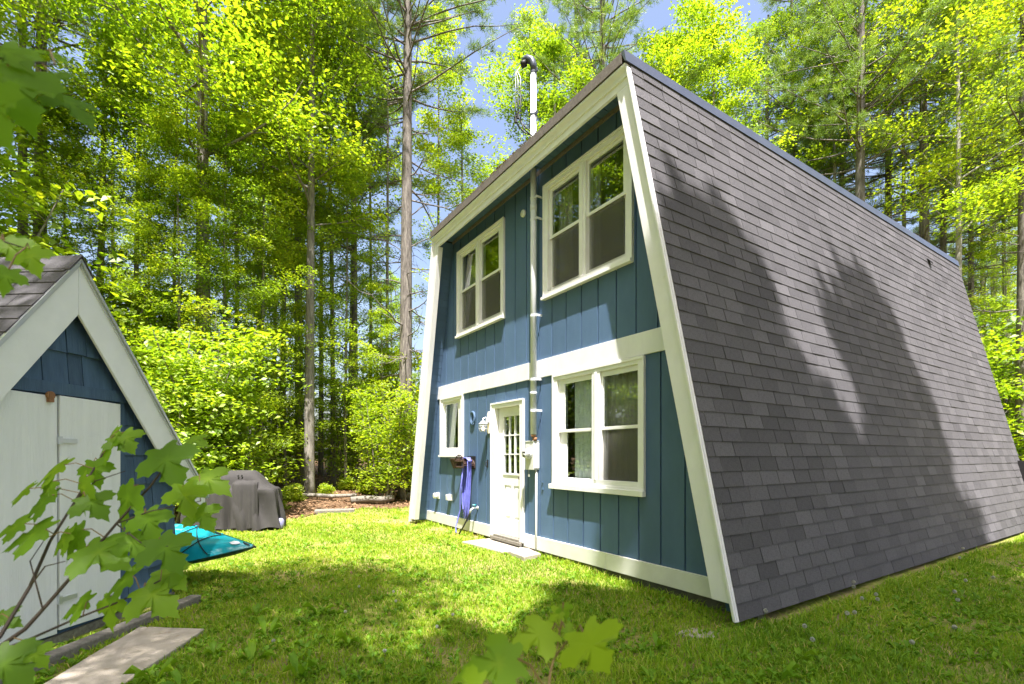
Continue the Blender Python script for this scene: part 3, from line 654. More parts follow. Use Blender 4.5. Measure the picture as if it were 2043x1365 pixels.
# local: x along the front (towards the house), y into the shed, z up; ridge at x=0
AP = 2.92; SS = 1.335; XR, XL = 1.42, -1.42
def sz(x, d=0): return AP-SS*abs(x)-d
m = MB()
k = math.sqrt(1+SS*SS)
for s_, nm in ((1, 'R'), (-1, 'L')):
    m = MB()
    bw = .235*k
    p = [(0, AP-.035), (s_*1.42, AP-.035-SS*1.42), (s_*(1.42), AP-.035-SS*1.42-bw*.3), (s_*(1.42-.12), AP-.035-SS*(1.42-.12)-bw), (0, AP-.035-bw)]
    if s_ > 0: p = p[::-1]
    p = [(x+s_*.0015, z) for x, z in p]
    m.prism(p, -.022, .0); m.build('gable_board', M['shedtrim'], shed, bevel=.003)
    m = MB(); p = [(s_*.0015, AP+.002), (s_*1.45, AP+.002-SS*1.45), (s_*1.45, AP-.03-SS*1.45), (s_*.0015, AP-.03)]
    m.prism(p, -.045, .02); p = [(s_*.0015, AP-.034), (s_*1.44, AP-.034-SS*1.44), (s_*1.44, AP-.055-SS*1.44), (s_*.0015, AP-.055)]; m.prism(p, -.034, -.0225)
    m.build('drip_edge', M['metaledge'], shed)
    # roof deck
    m = MB(); m.prism([(0, AP-.005), (s_*1.45, AP-.005-SS*1.45), (s_*1.45, AP-.05-SS*1.45), (0, AP-.05)], .021, 2.9); m.build('roof_slope', M['roofdeck'], shed)
    # shingle courses on the slope
    ds = np.array([s_, 0, -SS])/k; dn = np.array([s_*SS, 0, 1])/k
    L = 1.45*k; ex = .14; rws = int(L/ex)
    far = MB()
    for r in range(rws+1):
        y = .005-(r % 2)*.15-random.uniform(0, .05)
        while y < 2.88:
            a0, a1 = max(y, -.035), min(y+.30, 2.92); y += .305
            if a1-a0 < .04: continue
            u1 = L-r*ex; u0 = max(u1-ex-.012, .0)
            if u1 < .05: continue
            o = np.array([0, 0, AP+.006]); Y = np.array([0, 1, 0])
            P = [o+ds*u1+Y*a0, o+ds*u1+Y*a1, o+ds*u0+Y*a1, o+ds*u0+Y*a0]; Q = [P[0]+dn*.010, P[1]+dn*.010, P[2]+dn*.002, P[3]+dn*.002]
            g = MB() if s_ < 0 else far
            g.add(P+Q, TF, tint())
            if s_ < 0: g.build('roof_shingle', M['shingle'], shed)
    if s_ > 0: tag(far.build('roof_shingle_field', M['shingle'], shed), kind='stuff')
m = MB(); m.prism([(-.10, AP+.018-SS*.10), (0, AP+.02), (.10, AP+.018-SS*.10), (.10, AP+.027-SS*.10), (0, AP+.03), (-.10, AP+.027-SS*.10)], -.05, 2.92); m.build('ridge_cap', M['shingle'], shed)
# front wall backing & side walls
WX = 1.09; wy = .07
wall = [(-WX, .05), (WX, .05), (WX, sz(WX, .06)), (0, AP-.06), (-WX, sz(WX, .06))]
DX0, DX1, DZ0, DZ1 = -.635, .445, .07, 1.86
m = MB(); [m.prism(p, wy+.02, wy+.05) for p in [wall]]; m.build('front_wall', M['bluedark'], shed)
def course_shingles(poly, z0, rows_, hole, yv, x0, x1):
    for r in range(rows_):
        za, zb = z0+r*.262, z0+(r+1)*.262+.02; x = x0-random.uniform(0, .1)
        while x < x1:
            w = random.choice([.12, .16, .2, .23, .26]); p = rect(x+.0035, x+w-.0035, za+random.uniform(-.004, .004), zb); x += w
            for i in range(len(poly)):
                a, b_ = poly[i], poly[(i+1) % len(poly)]; nx, nz = b_[1]-a[1], -(b_[0]-a[0]); p = clip(p, nx, nz, nx*a[0]+nz*a[1]) if len(p) > 2 else p
            if len(p) < 3: continue
            ps = subtract([p], hole) if hole else [p]
            t = random.random(); l = random.uniform(.0, .006)
            for q in ps:
                if area(q) < 6e-4: continue
                g = MB(); n = len(q); zl = min(z for _, z in q)
                fr = lambda z: yv-l-.024*(1-(z-za)/(zb-za))
                vs = [(a, fr(z), z) for a, z in q]+[(a, yv+.012, z) for a, z in q]
                g.add(vs, [tuple(range(n)), tuple(range(2*n-1, n-1, -1))]+[(i, i+n, (i+1) % n+n, (i+1) % n) for i in range(n)], t)
                g.build('wall_shingle', M['shingleblue'], shed)
course_shingles(wall, .10, 11, (DX0-.03, DX1+.05, 0, 1.93), wy+.008, -WX, WX)
m = MB(); m.box(DX0-.06, DX1+.055, wy-.03, wy+.019, 1.865, 1.955); m.box(DX1+.005, DX1+.05, wy-.018, wy+.019, .06, 1.864); m.box(DX0-.05, DX0-.005, wy-.018, wy+.019, .06, 1.864); m.build('door_surround', M['shingleblue'], shed)
for x0, x1, lab in ((DX0, -.108, None), (-.088, DX1, None)):
    m = MB(); m.prism([(x0, DZ0+.02), (x1, DZ0+.0), (x1, DZ1-.012), (x0, DZ1)], wy-.028, wy+.005); m.build('door_leaf', M['doorwhite'], shed, bevel=.003)
m = MB(); m.box(-.19, -.155, wy-.055, wy-.029, 1.80, 1.855); m.lathe([(.03, 0), (.03, .02)], 10, (-.17, wy-.03, 1.85), 'y'); m.build('rusty_latch', M['rust'], shed)
for z, x in ((1.50, -.06), (.30, -.06)):
    m = MB(); m.box(x-.02, x+.10, wy-.04, wy-.0285, z, z+.035); m.box(x-.05, x-.022, wy-.046, wy-.0285, z-.01, z+.05); m.build('door_hinge', M['metaledge'], shed)
m = MB(); m.box(WX-.05, WX, wy+.06, 2.7, .05, sz(WX, .06)); m.box(-WX, -WX+.05, wy+.06, 2.7, .05, sz(WX, .06)); m.prism(wall, 2.65, 2.7); m.build('side_walls', M['shingleblue'], shed)
for zc in range(6):
    x = wy+.02
    while x < 2.68:
        w = random.choice([.12, .17, .22, .26]); g = MB(); z0 = .08+zc*.235; g.prism([(x+.003, z0), (min(x+w, 2.7)-.003, z0), (min(x+w, 2.7)-.003, z0+.24), (x+.003, z0+.24)], 0, .012, random.random()); x += w
        g.v = [(WX+.012-v[1]+(.008 if v[2] < z0+.1 else 0), v[0], v[2]) for v in g.v]; g.f = [f[::-1] for f in g.f]
        if z0+.24 < sz(WX, .1)+.2: g.build('side_shingle', M['shingleblue'], shed)
m = MB(); m.box(-WX, WX, wy-.01, 2.7, -.05, .049); m.build('sill_beam', M['oldwood'], shed)

tb = MB(); tb.box(-1.9, .98, -.30, -.19, -.05, .06, .5); o = tb.build('landscape_timber', M['oldwood'], None, bevel=.012); o.location = shed.location; o.rotation_euler = (0, 0, shed.rotation_euler[2]); tag(o, 'weathered grey timber laid on the ground along the shed front', 'timber')
def slab(name, pts, z, th, mat, label, cat):
    n = len(pts); P = []
    for i in range(n):
        a, b_ = Vector(pts[i]), Vector(pts[(i+1) % n])
        for t in range(4): q = a.lerp(b_, t/4); P.append((q.x+random.uniform(-.008, .008)*(t > 0), q.y+random.uniform(-.008, .008)*(t > 0)))
    m = MB(); k = len(P); zz = [float(gz(*p)) for p in P]; zm = sum(zz)/k
    vs = [(x, y, zm+z) for x, y in P]+[(x, y, zm+z-th) for x, y in P]
    m.add(vs, [tuple(range(k)), tuple(range(2*k-1, k-1, -1))]+[(i, i+k, (i+1) % k+k, (i+1) % k) for i in range(k)])
    o = m.build(name, mat, bevel=.008); tag(o, label, cat); return o
slab('concrete_slab', [(-2.76, 1.7), (-2.42, 1.7), (-2.37, 3.0), (-2.47, 3.93), (-3.03, 3.98), (-2.86, 3.0)], .022, .12, M['concrete'], 'worn concrete slab with rust stain in front of the shed doors', 'concrete slab')
slab('door_pad', [(-.80, 7.80), (-.10, 6.90), (.16, 7.28), (-.36, 8.12)], .035, .1, M['pebble'], 'flat aggregate concrete pad set in grass at the house door', 'stepping stone')
slab('stepping_stone', [(-.03, 6.86), (.16, 6.50), (.40, 6.72), (.24, 7.13), (.12, 7.22)], .06, .12, M['pebble'], 'raised rough square stone between the door pad and the wall', 'stepping stone')
slab('buried_stone', [(1.32, 3.98), (1.58, 3.86), (1.72, 4.0), (1.5, 4.12)], .008, .05, M['pebble'], 'small flat stone half buried in the lawn by the near house corner', 'stepping stone')

# ================================================================ KAYAK
ky = empty('kayak', (-2.87, 5.42, .40)); tag(ky, 'teal plastic kayak bow with black deck bungees sticking out behind the shed', 'kayak')
# local: x from the bow tip backwards (negative world x), section frame (w across, h up), rolled towards the camera
roll = math.radians(38)
def ksec(t):      # t metres from the tip
    w = min(.015+.37*t, .33-.10*math.exp(-t*2)); hull = .03+.20*(1-math.exp(-t/.35)); return w, hull
def kp(t, a, h):
    x = -t; y0, z0 = a, h; y = y0*math.cos(roll)+z0*math.sin(roll)*-1; z = y0*math.sin(roll)+z0*math.cos(roll)
    return (x, y, z+.012*t)
ts = [0, .03, .07, .12, .2, .3, .42, .55, .7, .9, 1.2, 1.6, 2.0, 2.4, 2.7, 2.9, 3.0]
def kw(t): return ksec(min(t, 3.02-t+.0) if t > 1.8 else t)
hm, dm = MB(), MB(); NH = 10
for (mb, up) in ((hm, 0), (dm, 1)):
    vs = []
    for t in ts:
        w, hu = kw(t)
        for i in range(NH+1):
            a = -1+2*i/NH
            if up: h = .055*(1-abs(a)**1.6)*min(1, t/.25+.25)+.004; vs.append(kp(t, a*w, h))
            else: h = -hu*(1-abs(a)**2.6)*(.82+.18*(1-abs(a)));  vs.append(kp(t, a*w*1.0, h))
    n = NH+1; fs = [(i*n+k_, i*n+k_+1, (i+1)*n+k_+1, (i+1)*n+k_) for i in range(len(ts)-1) for k_ in range(NH)]
    if not up: fs = [f[::-1] for f in fs]
    mb.add(vs, fs)
hm.build('hull', M['kayakdark'], ky, True); dm.build('deck', M['kayak'], ky, True)
m = MB()
for s_ in (-1, 1): m.tube([kp(t, s_*kw(t)[0], .004) for t in ts], .007, 6)
m.build('seam_rim', M['kayakdark'], ky, True)
def bung(t0, a0, t1, a1):
    P = []
    for i in range(9):
        q = i/8; t = t0+(t1-t0)*q; a = a0+(a1-a0)*q; w = kw(t)[0]; P.append(kp(t, a*w, .055*(1-abs(a)**1.6)*min(1, t/.25+.25)+.014))
    return P
m = MB()
for q in ((.42, -.88, .74, .88), (.40, .88, .76, -.88), (.40, .88, .9, .95), (.74, .88, 1.1, -.88), (.76, -.88, 1.1, .88)): m.tube(bung(*q), .0055, 6)
m.build('bungee_cord', M['black'], ky)
m = MB()
for t, a in ((.41, -.88), (.40, .88), (.75, .88), (.76, -.88)): p = bung(t, a, t+.01, a)[0]; m.tube([p, (p[0], p[1]-.004, p[2]+.012)], .012, 8)
m.build('cord_fitting', M['kayak'], ky)
m = MB(); m.add([bung(.12, -.10, .22, .0)[0]]+[bung(.15, -.3, .15, .3)[i] for i in (0, 8)]+[bung(.20, -.32, .20, .2)[i] for i in (0, 8)]+[bung(.235, -.1, .235, .0)[0]], [(0, 1, 2), (1, 3, 4, 2), (3, 5, 4)]); m.build('decal', M['decal'], ky)
m = MB(); m.tube([kp(.0, -.01, .0), kp(-.015, .0, .0), kp(-.02, 0, -.02)], .012, 8); m.tube([kp(.03, -.3*kw(.03)[0], .03), kp(.07, 0, .045), kp(.10, .3*kw(.1)[0], .04)], .009, 6); m.build('carry_toggle', M['black'], ky)
# a low cradle that carries it
cr = empty('kayak_cradle', (-3.9, 5.42, 0)); tag(cr, 'low timber cradle under the teal kayak behind the shed', 'rack')
for x in (0, -1.4):
    m = MB(); m.box(x-.045, x+.045, -.30, .22, .10, .19); m.build('crossbar', M['oldwood'], cr)
    for y in (-.26, .17): m = MB(); m.box(x-.045, x+.045, y-.04, y+.04, -.05, .099); m.build('foot', M['oldwood'], cr)

# ================================================================ COVERED GRILL
gr = empty('covered_grill', (-5.22, 9.25, float(gz(-5.02, 9.25))), math.radians(14)); tag(gr, 'barbecue grill under a baggy dark grey fabric cover on the lawn', 'grill')
# surface by rings: perimeter points at several heights, with folds
def gcover():
    W2, D2 = .74, .33
    NP = 140; vs = []
    def per(u):   # rounded rectangle perimeter parameter -> unit shape
        a = 2*math.pi*u; c, s_ = math.cos(a), math.sin(a); n_ = 7.0
        r = (abs(c)**n_+abs(s_)**n_)**(-1/n_); return c*r, s_*r, a
    levels = [(.03, 1.06, 1.16, 1), (.15, 1.05, 1.12, 1), (.30, 1.02, 1.08, .9), (.45, 1.0, 1.04, .75), (.58, .99, 1.0, .5), (.68, .985, .99, .3), (.745, .98, .985, .12), (.775, .955, .93, .05)]
    for z, kx, ky_, fo in levels:
        for i in range(NP):
            x, y, a = per(i/NP)
            f_ = fo*(.045*math.sin(a*9+.6+z)+.034*math.sin(a*17+z*3)+.018*math.sin(a*29+1.7)+.03*math.sin(a*5+z*6))
            zz = z+(.02*math.sin(a*6)+.012*math.sin(a*13) if z < .1 else 0)
            vs.append((x*(W2*kx+f_), y*(D2*ky_+f_), zz))
    n = len(levels); fs = [(l*NP+i, l*NP+(i+1) % NP, (l+1)*NP+(i+1) % NP, (l+1)*NP+i) for l in range(n-1) for i in range(NP)]
    # hood: a raised middle that starts from the shoulder ring
    base = (n-1)*NP
    for (hx_, hy_, hz_, ox, fo) in ((.86, .88, .80, -.0, 1), (.72, .84, .87, -.0, 1), (.62, .80, .97, -.0, 1), (.52, .62, 1.07, -.02, 1), (.47, .42, 1.10, -.02, 1), (.2, .2, 1.105, -.03, 1), (.0, .0, 1.105, -.03, 0)):
        for i in range(NP):
            x, y, a = per(i/NP); f_ = .006*math.sin(a*11+hz_*7)
            X_, Y_ = x*(W2*hx_+f_)+ox, y*(D2*hy_+f_)+.02
            vs.append((X_, Y_, hz_+.008*math.sin(a*7)))
    for l in range(n-1, n+6): fs += [(l*NP+i, l*NP+(i+1) % NP, (l+1)*NP+(i+1) % NP, (l+1)*NP+i) for i in range(NP)]
    m = MB(); m.add(vs, fs); return m
gcover().build('fabric_cover', M['cover'], gr, True)
m = MB(); vs = []; nc = 26; rows__ = [(.06, -.41), (.25, -.405), (.5, -.39), (.7, -.375), (.84, -.362), (.885, -.345), (.905, -.30), (.955, -.20)]
for z_, y_ in rows__:
    for i in range(nc+1):
        q = i/nc; fo = max(0, 1-z_/.9); ed_ = min(1, 8*q, 8*(1-q))
        vs.append((.02+.42*q-.03*fo*(1-2*q), y_*1.0-(.018*math.sin(q*19+z_*2)+.012*math.sin(q*37))*fo+.06*(1-ed_), z_+.012*math.sin(q*9)*fo))
m.add(vs, [(r_*(nc+1)+i, r_*(nc+1)+i+1, (r_+1)*(nc+1)+i+1, (r_+1)*(nc+1)+i) for r_ in range(len(rows__)-1) for i in range(nc)])
m.build('front_panel', M['cover'], gr, True)
for x in (.1, .16):
    m = MB(); m.box(x-.006, x+.018, -.26, -.24, 1.0, 1.03); m.build('vent_slit', M['black'], gr)
for sx_ in (-.7, .74):
    m = MB(); m.tube([(sx_, -.2, .06), (sx_+.05, -.2, .06)], .07, 14); m.build('wheel', M['black'], gr, True)
m = MB(); m.lathe([(.0, 0), (.06, .01), (.075, .04), (.075, .15), (.05, .19), (.0, .2)], 16, (.79, -.12, .0)); o = m.build('gas_bottle', paint('lilac_paint', [(.25, .24, .42), (.3, .3, .5)], .4), gr, True)

# ================================================================ TREES
def rnd(n, *s): return RNG.random((n,)+s)
def leaf_cloud(C, N, size, sizevar=.35, droop=.25, tint=None, fold=.25, width=.62):
    """C (n,3) leaf positions, N (n,3) preferred normals -> folded leaf blades of two triangles each"""
    n = len(C)
    nr = N+RNG.normal(0, .38, (n, 3)); nr /= np.linalg.norm(nr, axis=1, keepdims=True)
    a = rnd(n)*2*np.pi; t = np.stack([np.cos(a), np.sin(a), -droop-rnd(n)*.5*droop], -1)
    t -= nr*(t*nr).sum(1, keepdims=True); t /= np.linalg.norm(t, axis=1, keepdims=True); b = np.cross(nr, t)
    s = size*(1+sizevar*(rnd(n)*2-1)); s = s[:, None]
    P0 = C-t*s*.5; P1 = C+b*s*width*.5+nr*s*fold*.3-t*s*.06; P2 = C+t*s*.55-nr*s*.10; P3 = C-b*s*width*.5+nr*s*fold*.3-t*s*.06
    V = np.stack([P0, P1, P2, P3], 1).reshape(-1, 3); i = np.arange(n)[:, None]*4
    F = np.concatenate([i+np.array([0, 1, 2]), i+np.array([0, 2, 3])], 0)
    T = np.repeat(rnd(n)*.5+.25 if tint is None else tint, 4)
    return V, F, T
def limb(m, p, d, L, r, n, up=.15, wob=.12, sides=5):
    pts = [Vector(p)]; d = Vector(d).normalized(); rr = [r]
    for i in range(n):
        d = (d+Vector((random.gauss(0, wob), random.gauss(0, wob), random.gauss(0, wob)+up*.3))).normalized()
        pts.append(pts[-1]+d*L/n); rr.append(r*(1-.85*(i+1)/n))
    m.tube(pts, rr, sides, False); return pts
def trunkpts(H, r, bend, n=14, base=1.35):
    pts, rr = [], []; x = y = 0; dx = random.uniform(-bend, bend); dy = random.uniform(-bend, bend)
    ph = random.random()*6
    for i in range(n+1):
        t = i/n; z = H*t
        pts.append((dx*H*t*.5+bend*1.2*math.sin(t*5+ph)-bend*1.2*math.sin(ph), dy*H*t*.5+bend*1.2*math.cos(t*4+ph)-bend*1.2*math.cos(ph), z)); rr.append(r*(1-.8*t**1.1)*(base if i == 0 else 1))
    pts.insert(1, tuple(Vector(pts[0]).lerp(Vector(pts[1]), .22))); rr.insert(1, r*1.02)
    pts[0] = (pts[0][0], pts[0][1], -.25)
    return pts, rr
def at(pts, z):
    for a, b_ in zip(pts[:-1], pts[1:]):
        if b_[2] >= z: t = (z-a[2])/(b_[2]-a[2]+1e-9); return Vector(a).lerp(Vector(b_), t)
    return Vector(pts[-1])
def make_tree(name, wood, leaves, crown_data):
    r = empty(name); wood.build('trunk', crown_data['bark'], r, True)
    me = np_mesh('crown', *leaves, crown_data['leaf']); c = bpy.data.objects.new('crown', me); link(c, r); return r
def broadleaf(H, r, z0, spread, nb, per, lsize, mats, bend=.03, disc=.75, flat=.16, sub=3, upb=.25, name='maple_tree', tintfn=None, top=1.0, reachmin=.35):
    m = MB(); P, R_ = trunkpts(H, r, bend); m.tube(P, R_, 9, True); C = []; NN = []; TT = []
    for k in range(nb):
        t = (k+random.random())/nb; z = z0+(H*.98-z0)*t
        prof = math.sin(math.pi*min(1, .25+.72*t))**.7
        L = spread*max(.25, prof)*random.uniform(.55, 1.15); az = k*2.4+random.uniform(-.5, .5)
        p = at(P, z); d = (math.cos(az), math.sin(az), upb+random.uniform(0, .35)); rb = max(.012, r*.30*(1-.6*t)*L/spread)
        Q = limb(m, p, d, L, rb, 5, .25, .13, 4)
        ends = [(Q[j], (j/5)) for j in (2, 3, 4, 5)]
        for j in range(sub):
            b0 = Q[random.randint(2, 5)]; a2 = az+random.uniform(-1.1, 1.1)
            Q2 = limb(m, b0, (math.cos(a2), math.sin(a2), random.uniform(-.05, .35)), L*random.uniform(.25, .5), rb*.4, 3, .15, .15, 3)
            ends.append((Q2[-1], 1)); ends.append((Q2[2], .8))
        tone = random.uniform(-.13, .13)
        for e, w in ends:
            if w < reachmin: continue
            n = int(per*random.uniform(.6, 1.3)); rad = disc*random.uniform(.6, 1.25)
            rr = rad*np.sqrt(rnd(n)); aa = rnd(n)*2*np.pi; tilt = random.uniform(-.25, .1)
            pts = np.stack([e[0]+rr*np.cos(aa), e[1]+rr*np.sin(aa), e[2]+RNG.normal(0, flat, n)-.22*rr+tilt*rr*np.cos(aa-az)], -1)
            C.append(pts); NN.append(np.tile([[random.uniform(-.2, .2), random.uniform(-.2, .2)-.15, 1.]], (n, 1)))
            TT.append(np.clip(.5+tone+RNG.normal(0, .13, n)+random.uniform(-.1, .1), 0, 1))
    C = np.concatenate(C); NN = np.concatenate(NN); TT = np.concatenate(TT)
    V, F, T = leaf_cloud(C, NN, lsize, tint=TT)
    return make_tree(name, m, (V, F, T), mats)
def pine(H, r, z0, spread, mats, dead=1.0, ntuft=9, bend=.015, name='pine_tree', nl=.15, dense=1.0, w=.0075):
    m = MB(); P, R_ = trunkpts(H, r, bend, base=1.25); m.tube(P, R_, 10, True); V, F, T = [], [], []; cnt = 0
    z = H*.14
    while z < z0:             # dead branches
        if random.random() < dead:
            az = random.uniform(0, 6.28); p = at(P, z); L = random.uniform(.8, spread*.85)
            Q = limb(m, p, (math.cos(az), math.sin(az), random.uniform(-.25, .35)), L, .030*random.uniform(.5, 1.1), 5, -.05, .16, 4)
            for j in range(4):
                b0 = Q[random.randint(1, 4)]; a2 = az+random.choice([-1, 1])*random.uniform(.4, 1.1)
                Q2 = limb(m, b0, (math.cos(a2), math.sin(a2), random.uniform(-.3, .3)), L*.4*random.random()+.2, .011, 3, 0, .2, 3)
                limb(m, Q2[2], (math.cos(a2+.6), math.sin(a2+.6), random.uniform(-.2, .4)), L*.2, .006, 2, 0, .2, 3)
        z += random.uniform(.12, .42)
    tufts = []
    z = z0
    while z < H:
        t = (z-z0)/(H-z0); Lm = spread*(1-t**1.6)*.95+.3
        for k in range(random.randint(3, 5)):
            az = random.uniform(0, 6.28); L = Lm*random.uniform(.55, 1.15); p = at(P, z+random.uniform(-.15, .15))
            Q = limb(m, p, (math.cos(az), math.sin(az), .12+.5*t), L, .035*(1-.6*t), 5, .12, .10, 4)
            for j in range(max(4, int(ntuft*L/spread*1.6))):
                i = random.uniform(1.6, 5); q = Q[int(i)].lerp(Q[min(5, int(i)+1)], i % 1); side = random.choice([-1, 1]); a2 = az+side*random.uniform(.3, 1.2)
                l2 = random.uniform(.15, .55)*(1.2-.12*i); e = q+Vector((math.cos(a2), math.sin(a2), random.uniform(0, .35)))*l2
                if random.random() < .4: m.tube([q, e], [.006, .003], 3, False)
                tufts.append((e, Vector((math.cos(a2), math.sin(a2), .5)).normalized(), random.gauss(.5+.1*t, .13)))
                if random.random() < .8*dense: tufts.append((q.lerp(e, .5)+Vector((0, 0, .05)), Vector((math.cos(a2), math.sin(a2), .7)).normalized(), random.gauss(.5, .13)))
        z += random.uniform(.35, .6)
    K = 30; n = len(tufts)
    E_ = np.array([list(t[0]) for t in tufts]); D = np.array([list(t[1]) for t in tufts]); TI = np.array([t[2] for t in tufts])
    E_ = np.repeat(E_, K, 0); D = np.repeat(D, K, 0); TI = np.repeat(TI, K)+RNG.normal(0, .08, n*K)
    dr = D*.8+RNG.normal(0, .62, (n*K, 3)); dr /= np.linalg.norm(dr, axis=1, keepdims=True)
    sd = np.cross(dr, RNG.normal(0, 1, (n*K, 3))); sd /= np.linalg.norm(sd, axis=1, keepdims=True); st = E_+dr*.01+RNG.normal(0, .045, (n*K, 3)); ln = nl*(.7+.6*rnd(n*K))[:, None]
    V = np.stack([st-sd*w, st+sd*w, st+dr*ln], 1).reshape(-1, 3); F = np.arange(n*K*3).reshape(-1, 3); T = np.repeat(np.clip(TI, 0, 1), 3)
    return make_tree(name, m, (V, F, T), mats)
def shrub(H, stems, spread, per, lsize, mats, name='beech_shrub', disc=.45):
    m = MB(); C = []; NN = []; TT = []
    for k in range(stems):
        az = random.uniform(0, 6.28); q = limb(m, (math.cos(az)*.15, math.sin(az)*.15, -.1), (math.cos(az)*.22, math.sin(az)*.22, 1), H*random.uniform(.7, 1), .018*H**.5, 8, .15, .06, 5)
        for j in range(3, 34):
            i = random.uniform(1.0, 8); p = q[min(7, int(i))].lerp(q[min(8, int(i)+1)], i % 1); a2 = random.uniform(0, 6.28); L = spread*random.uniform(.3, 1)*(1.15-.09*i)
            Q2 = limb(m, p, (math.cos(a2), math.sin(a2), random.uniform(.0, .35)), L, .007, 3, .1, .12, 3)
            tone = random.uniform(-.15, .15)
            for e in (Q2[1], Q2[2], Q2[3]):
                n = int(per*random.uniform(.5, 1.4)); rr = disc*random.uniform(.6, 1.2)*np.sqrt(rnd(n)); aa = rnd(n)*6.28
                C.append(np.stack([e[0]+rr*np.cos(aa), e[1]+rr*np.sin(aa), e[2]+RNG.normal(0, .06, n)-.25*rr], -1)); NN.append(np.tile([[0, -.25, 1.]], (n, 1))); TT.append(np.clip(.5+tone+RNG.normal(0, .13, n), 0, 1))
    V, F, T = leaf_cloud(np.concatenate(C), np.concatenate(NN), lsize, tint=np.concatenate(TT), droop=.6)
    return make_tree(name, m, (V, F, T), mats)
ML = {'bark': M['bark'], 'leaf': M['leaf']}; MLy = {'bark': M['bark'], 'leaf': M['leafy']}; MLg = {'bark': M['bark'], 'leaf': M['leafg']}
MP = {'bark': M['barkdark'], 'leaf': M['needle']}; MPp = {'bark': M['barkpale'], 'leaf': M['leafy']}
T_ = {}
T_['mapleA'] = broadleaf(19, .19, 3.0, 3.2, 44, 52, .115, MLy, disc=.58, flat=.08)
T_['mapleB'] = broadleaf(18, .13, 2.2, 2.9, 42, 58, .10, MLy, disc=.54, flat=.08)
T_['mapleC'] = broadleaf(21, .20, 4.0, 3.4, 46, 52, .11, ML, disc=.58, flat=.08)
T_['grey'] = broadleaf(20, .17, 8.5, 3.2, 34, 62, .115, MLy, bend=.02, name='maple_tree')
T_['thin'] = broadleaf(14, .075, 1.6, 2.0, 46, 74, .085, MLy, bend=.05, sub=3, disc=.5, flat=.07)
T_['pale'] = broadleaf(18, .115, 8.0, 2.6, 30, 55, .11, MPp, bend=.045)
T_['pineA'] = pine(24, .21, 12.0, 3.7, MP, ntuft=10)
T_['pineB'] = pine(22, .17, 10.0, 2.9, MP, ntuft=8)
T_['pineC'] = pine(20, .12, 8.0, 2.2, MP, dead=.8)
T_['shrubA'] = shrub(4.6, 4, 1.7, 15, .12, MLy, disc=.42)
T_['shrubB'] = shrub(3.0, 4, 1.2, 14, .10, MLy, disc=.35)
T_['shrubC'] = shrub(3.8, 7, .75, 8, .085, MLy, disc=.32)
T_['low'] = shrub(1.1, 5, .5, 14, .085, MLy, disc=.25)
NAME = {}
used = set()
def plant(key, px, d, rz=None, sc=1.0, label=None, cat='tree', group=None, dx=0, worldpos=None, scz=None):
    x, y = ((px-1021.5)/975.6*d, d) if worldpos is None else worldpos
    rz = random.uniform(0, 6.28) if rz is None else rz
    z = float(gz(x, y))-.02
    s = (sc, sc, scz or sc)
    if key in used: o = dup(T_[key], (x, y, z), rz, s)
    else: o = T_[key]; used.add(key); o.location = (x, y, z); o.rotation_euler = (0, 0, rz); o.scale = s
    for k in ('label', 'group'):
        if k in o.keys(): del o[k]
    tag(o, label, cat, group); return o
# ---- trees one can tell apart, left of the house
plant('pineA', 78, 14.5, sc=1.0, label='thick dark trunk at the far left behind the shed roof')
plant('pineB', 48, 15.5, sc=1.0, label='dark trunk close beside the thicker one at the far left edge')
plant('pale', 190, 13.5, rz=1.0, sc=1.0, label='slender pale trunk rising above the shed ridge')
plant('grey', 408, 13.2, rz=2.0, sc=1.25, scz=1.0, label='stout grey maple trunk standing above the covered grill')
plant('grey', 515, 19, sc=.9, label='grey maple just right of the stout one over the grill')
plant('thin', 560, 18, sc=1.0, label='thin bright maple between the grill maple and the twin trunks')
plant('pineC', 640, 22, sc=1.0, label='slim dark pine behind the twin trunks near the woods edge')
plant('grey', 617, 15.0, rz=.4, sc=.95, label='grey trunk with flared foot at the edge of the woods')
plant('grey', 598, 17.0, rz=2.2, sc=.95, label='paler trunk just behind the flared one at the woods edge')
plant('pineC', 708, 19, rz=2.0, sc=1.15, label='straight grey pine trunk left of the bare spindly pole tree')
plant('mapleB', 1060, 20, rz=.5, sc=1.05, label='tall yellow-green maple straight behind the mast head')
plant('pineB', 1150, 22, rz=.5, sc=1.1, label='pine between the mast and the dark trunk at the peak')
plant('mapleB', 1370, 20, rz=2.5, sc=1.1, label='tall bright maple just right of the roof peak')
plant('pineB', 1775, 20, rz=2.2, sc=1.1, label='pine between the two big pines over the ridge')
T_['slim'] = broadleaf(19, .085, 11, 1.7, 22, 50, .10, MLy, bend=.03, sub=2, disc=.5, flat=.08)
for p_, d_, l_ in ((270, 16.5, 'slim bare trunk between pale trunk and stout maple'), (340, 19, 'slim bare trunk left of the stout grill maple'), (470, 17.5, 'slim bare trunk just right of the stout grill maple'), (545, 21, 'slim bare trunk above the right end of the grill'), (665, 18, 'slim bare trunk between the twin trunks and straight pine'), (738, 22, 'slim bare trunk just left of the pole tree'), (868, 21, 'slim bare trunk touching the left roof corner'), (1355, 22, 'slim trunk above the first part of the ridge'), (1660, 19, 'slim trunk left of the large shaggy pine'), (1800, 19, 'slim trunk between the two large pines'), (2005, 18.5, 'slim trunk just outside the far roof edge')): plant('slim', p_, d_, sc=random.uniform(.95, 1.2), label=l_)
T_['pole'] = pine(21, .07, 14, 1.6, {'bark': M['bark'], 'leaf': M['needle']}, dead=.25)
plant('pole', 772, 18, sc=1.0, label='bare spindly pole tree beside the big branching pine')
plant('pineA', 808, 15.8, rz=1.2, sc=1.08, label='big pine with many dead branches against the sky left of the roof')
plant('mapleB', 925, 19, sc=.8, label='yellow-green maple rising behind the left roof corner')
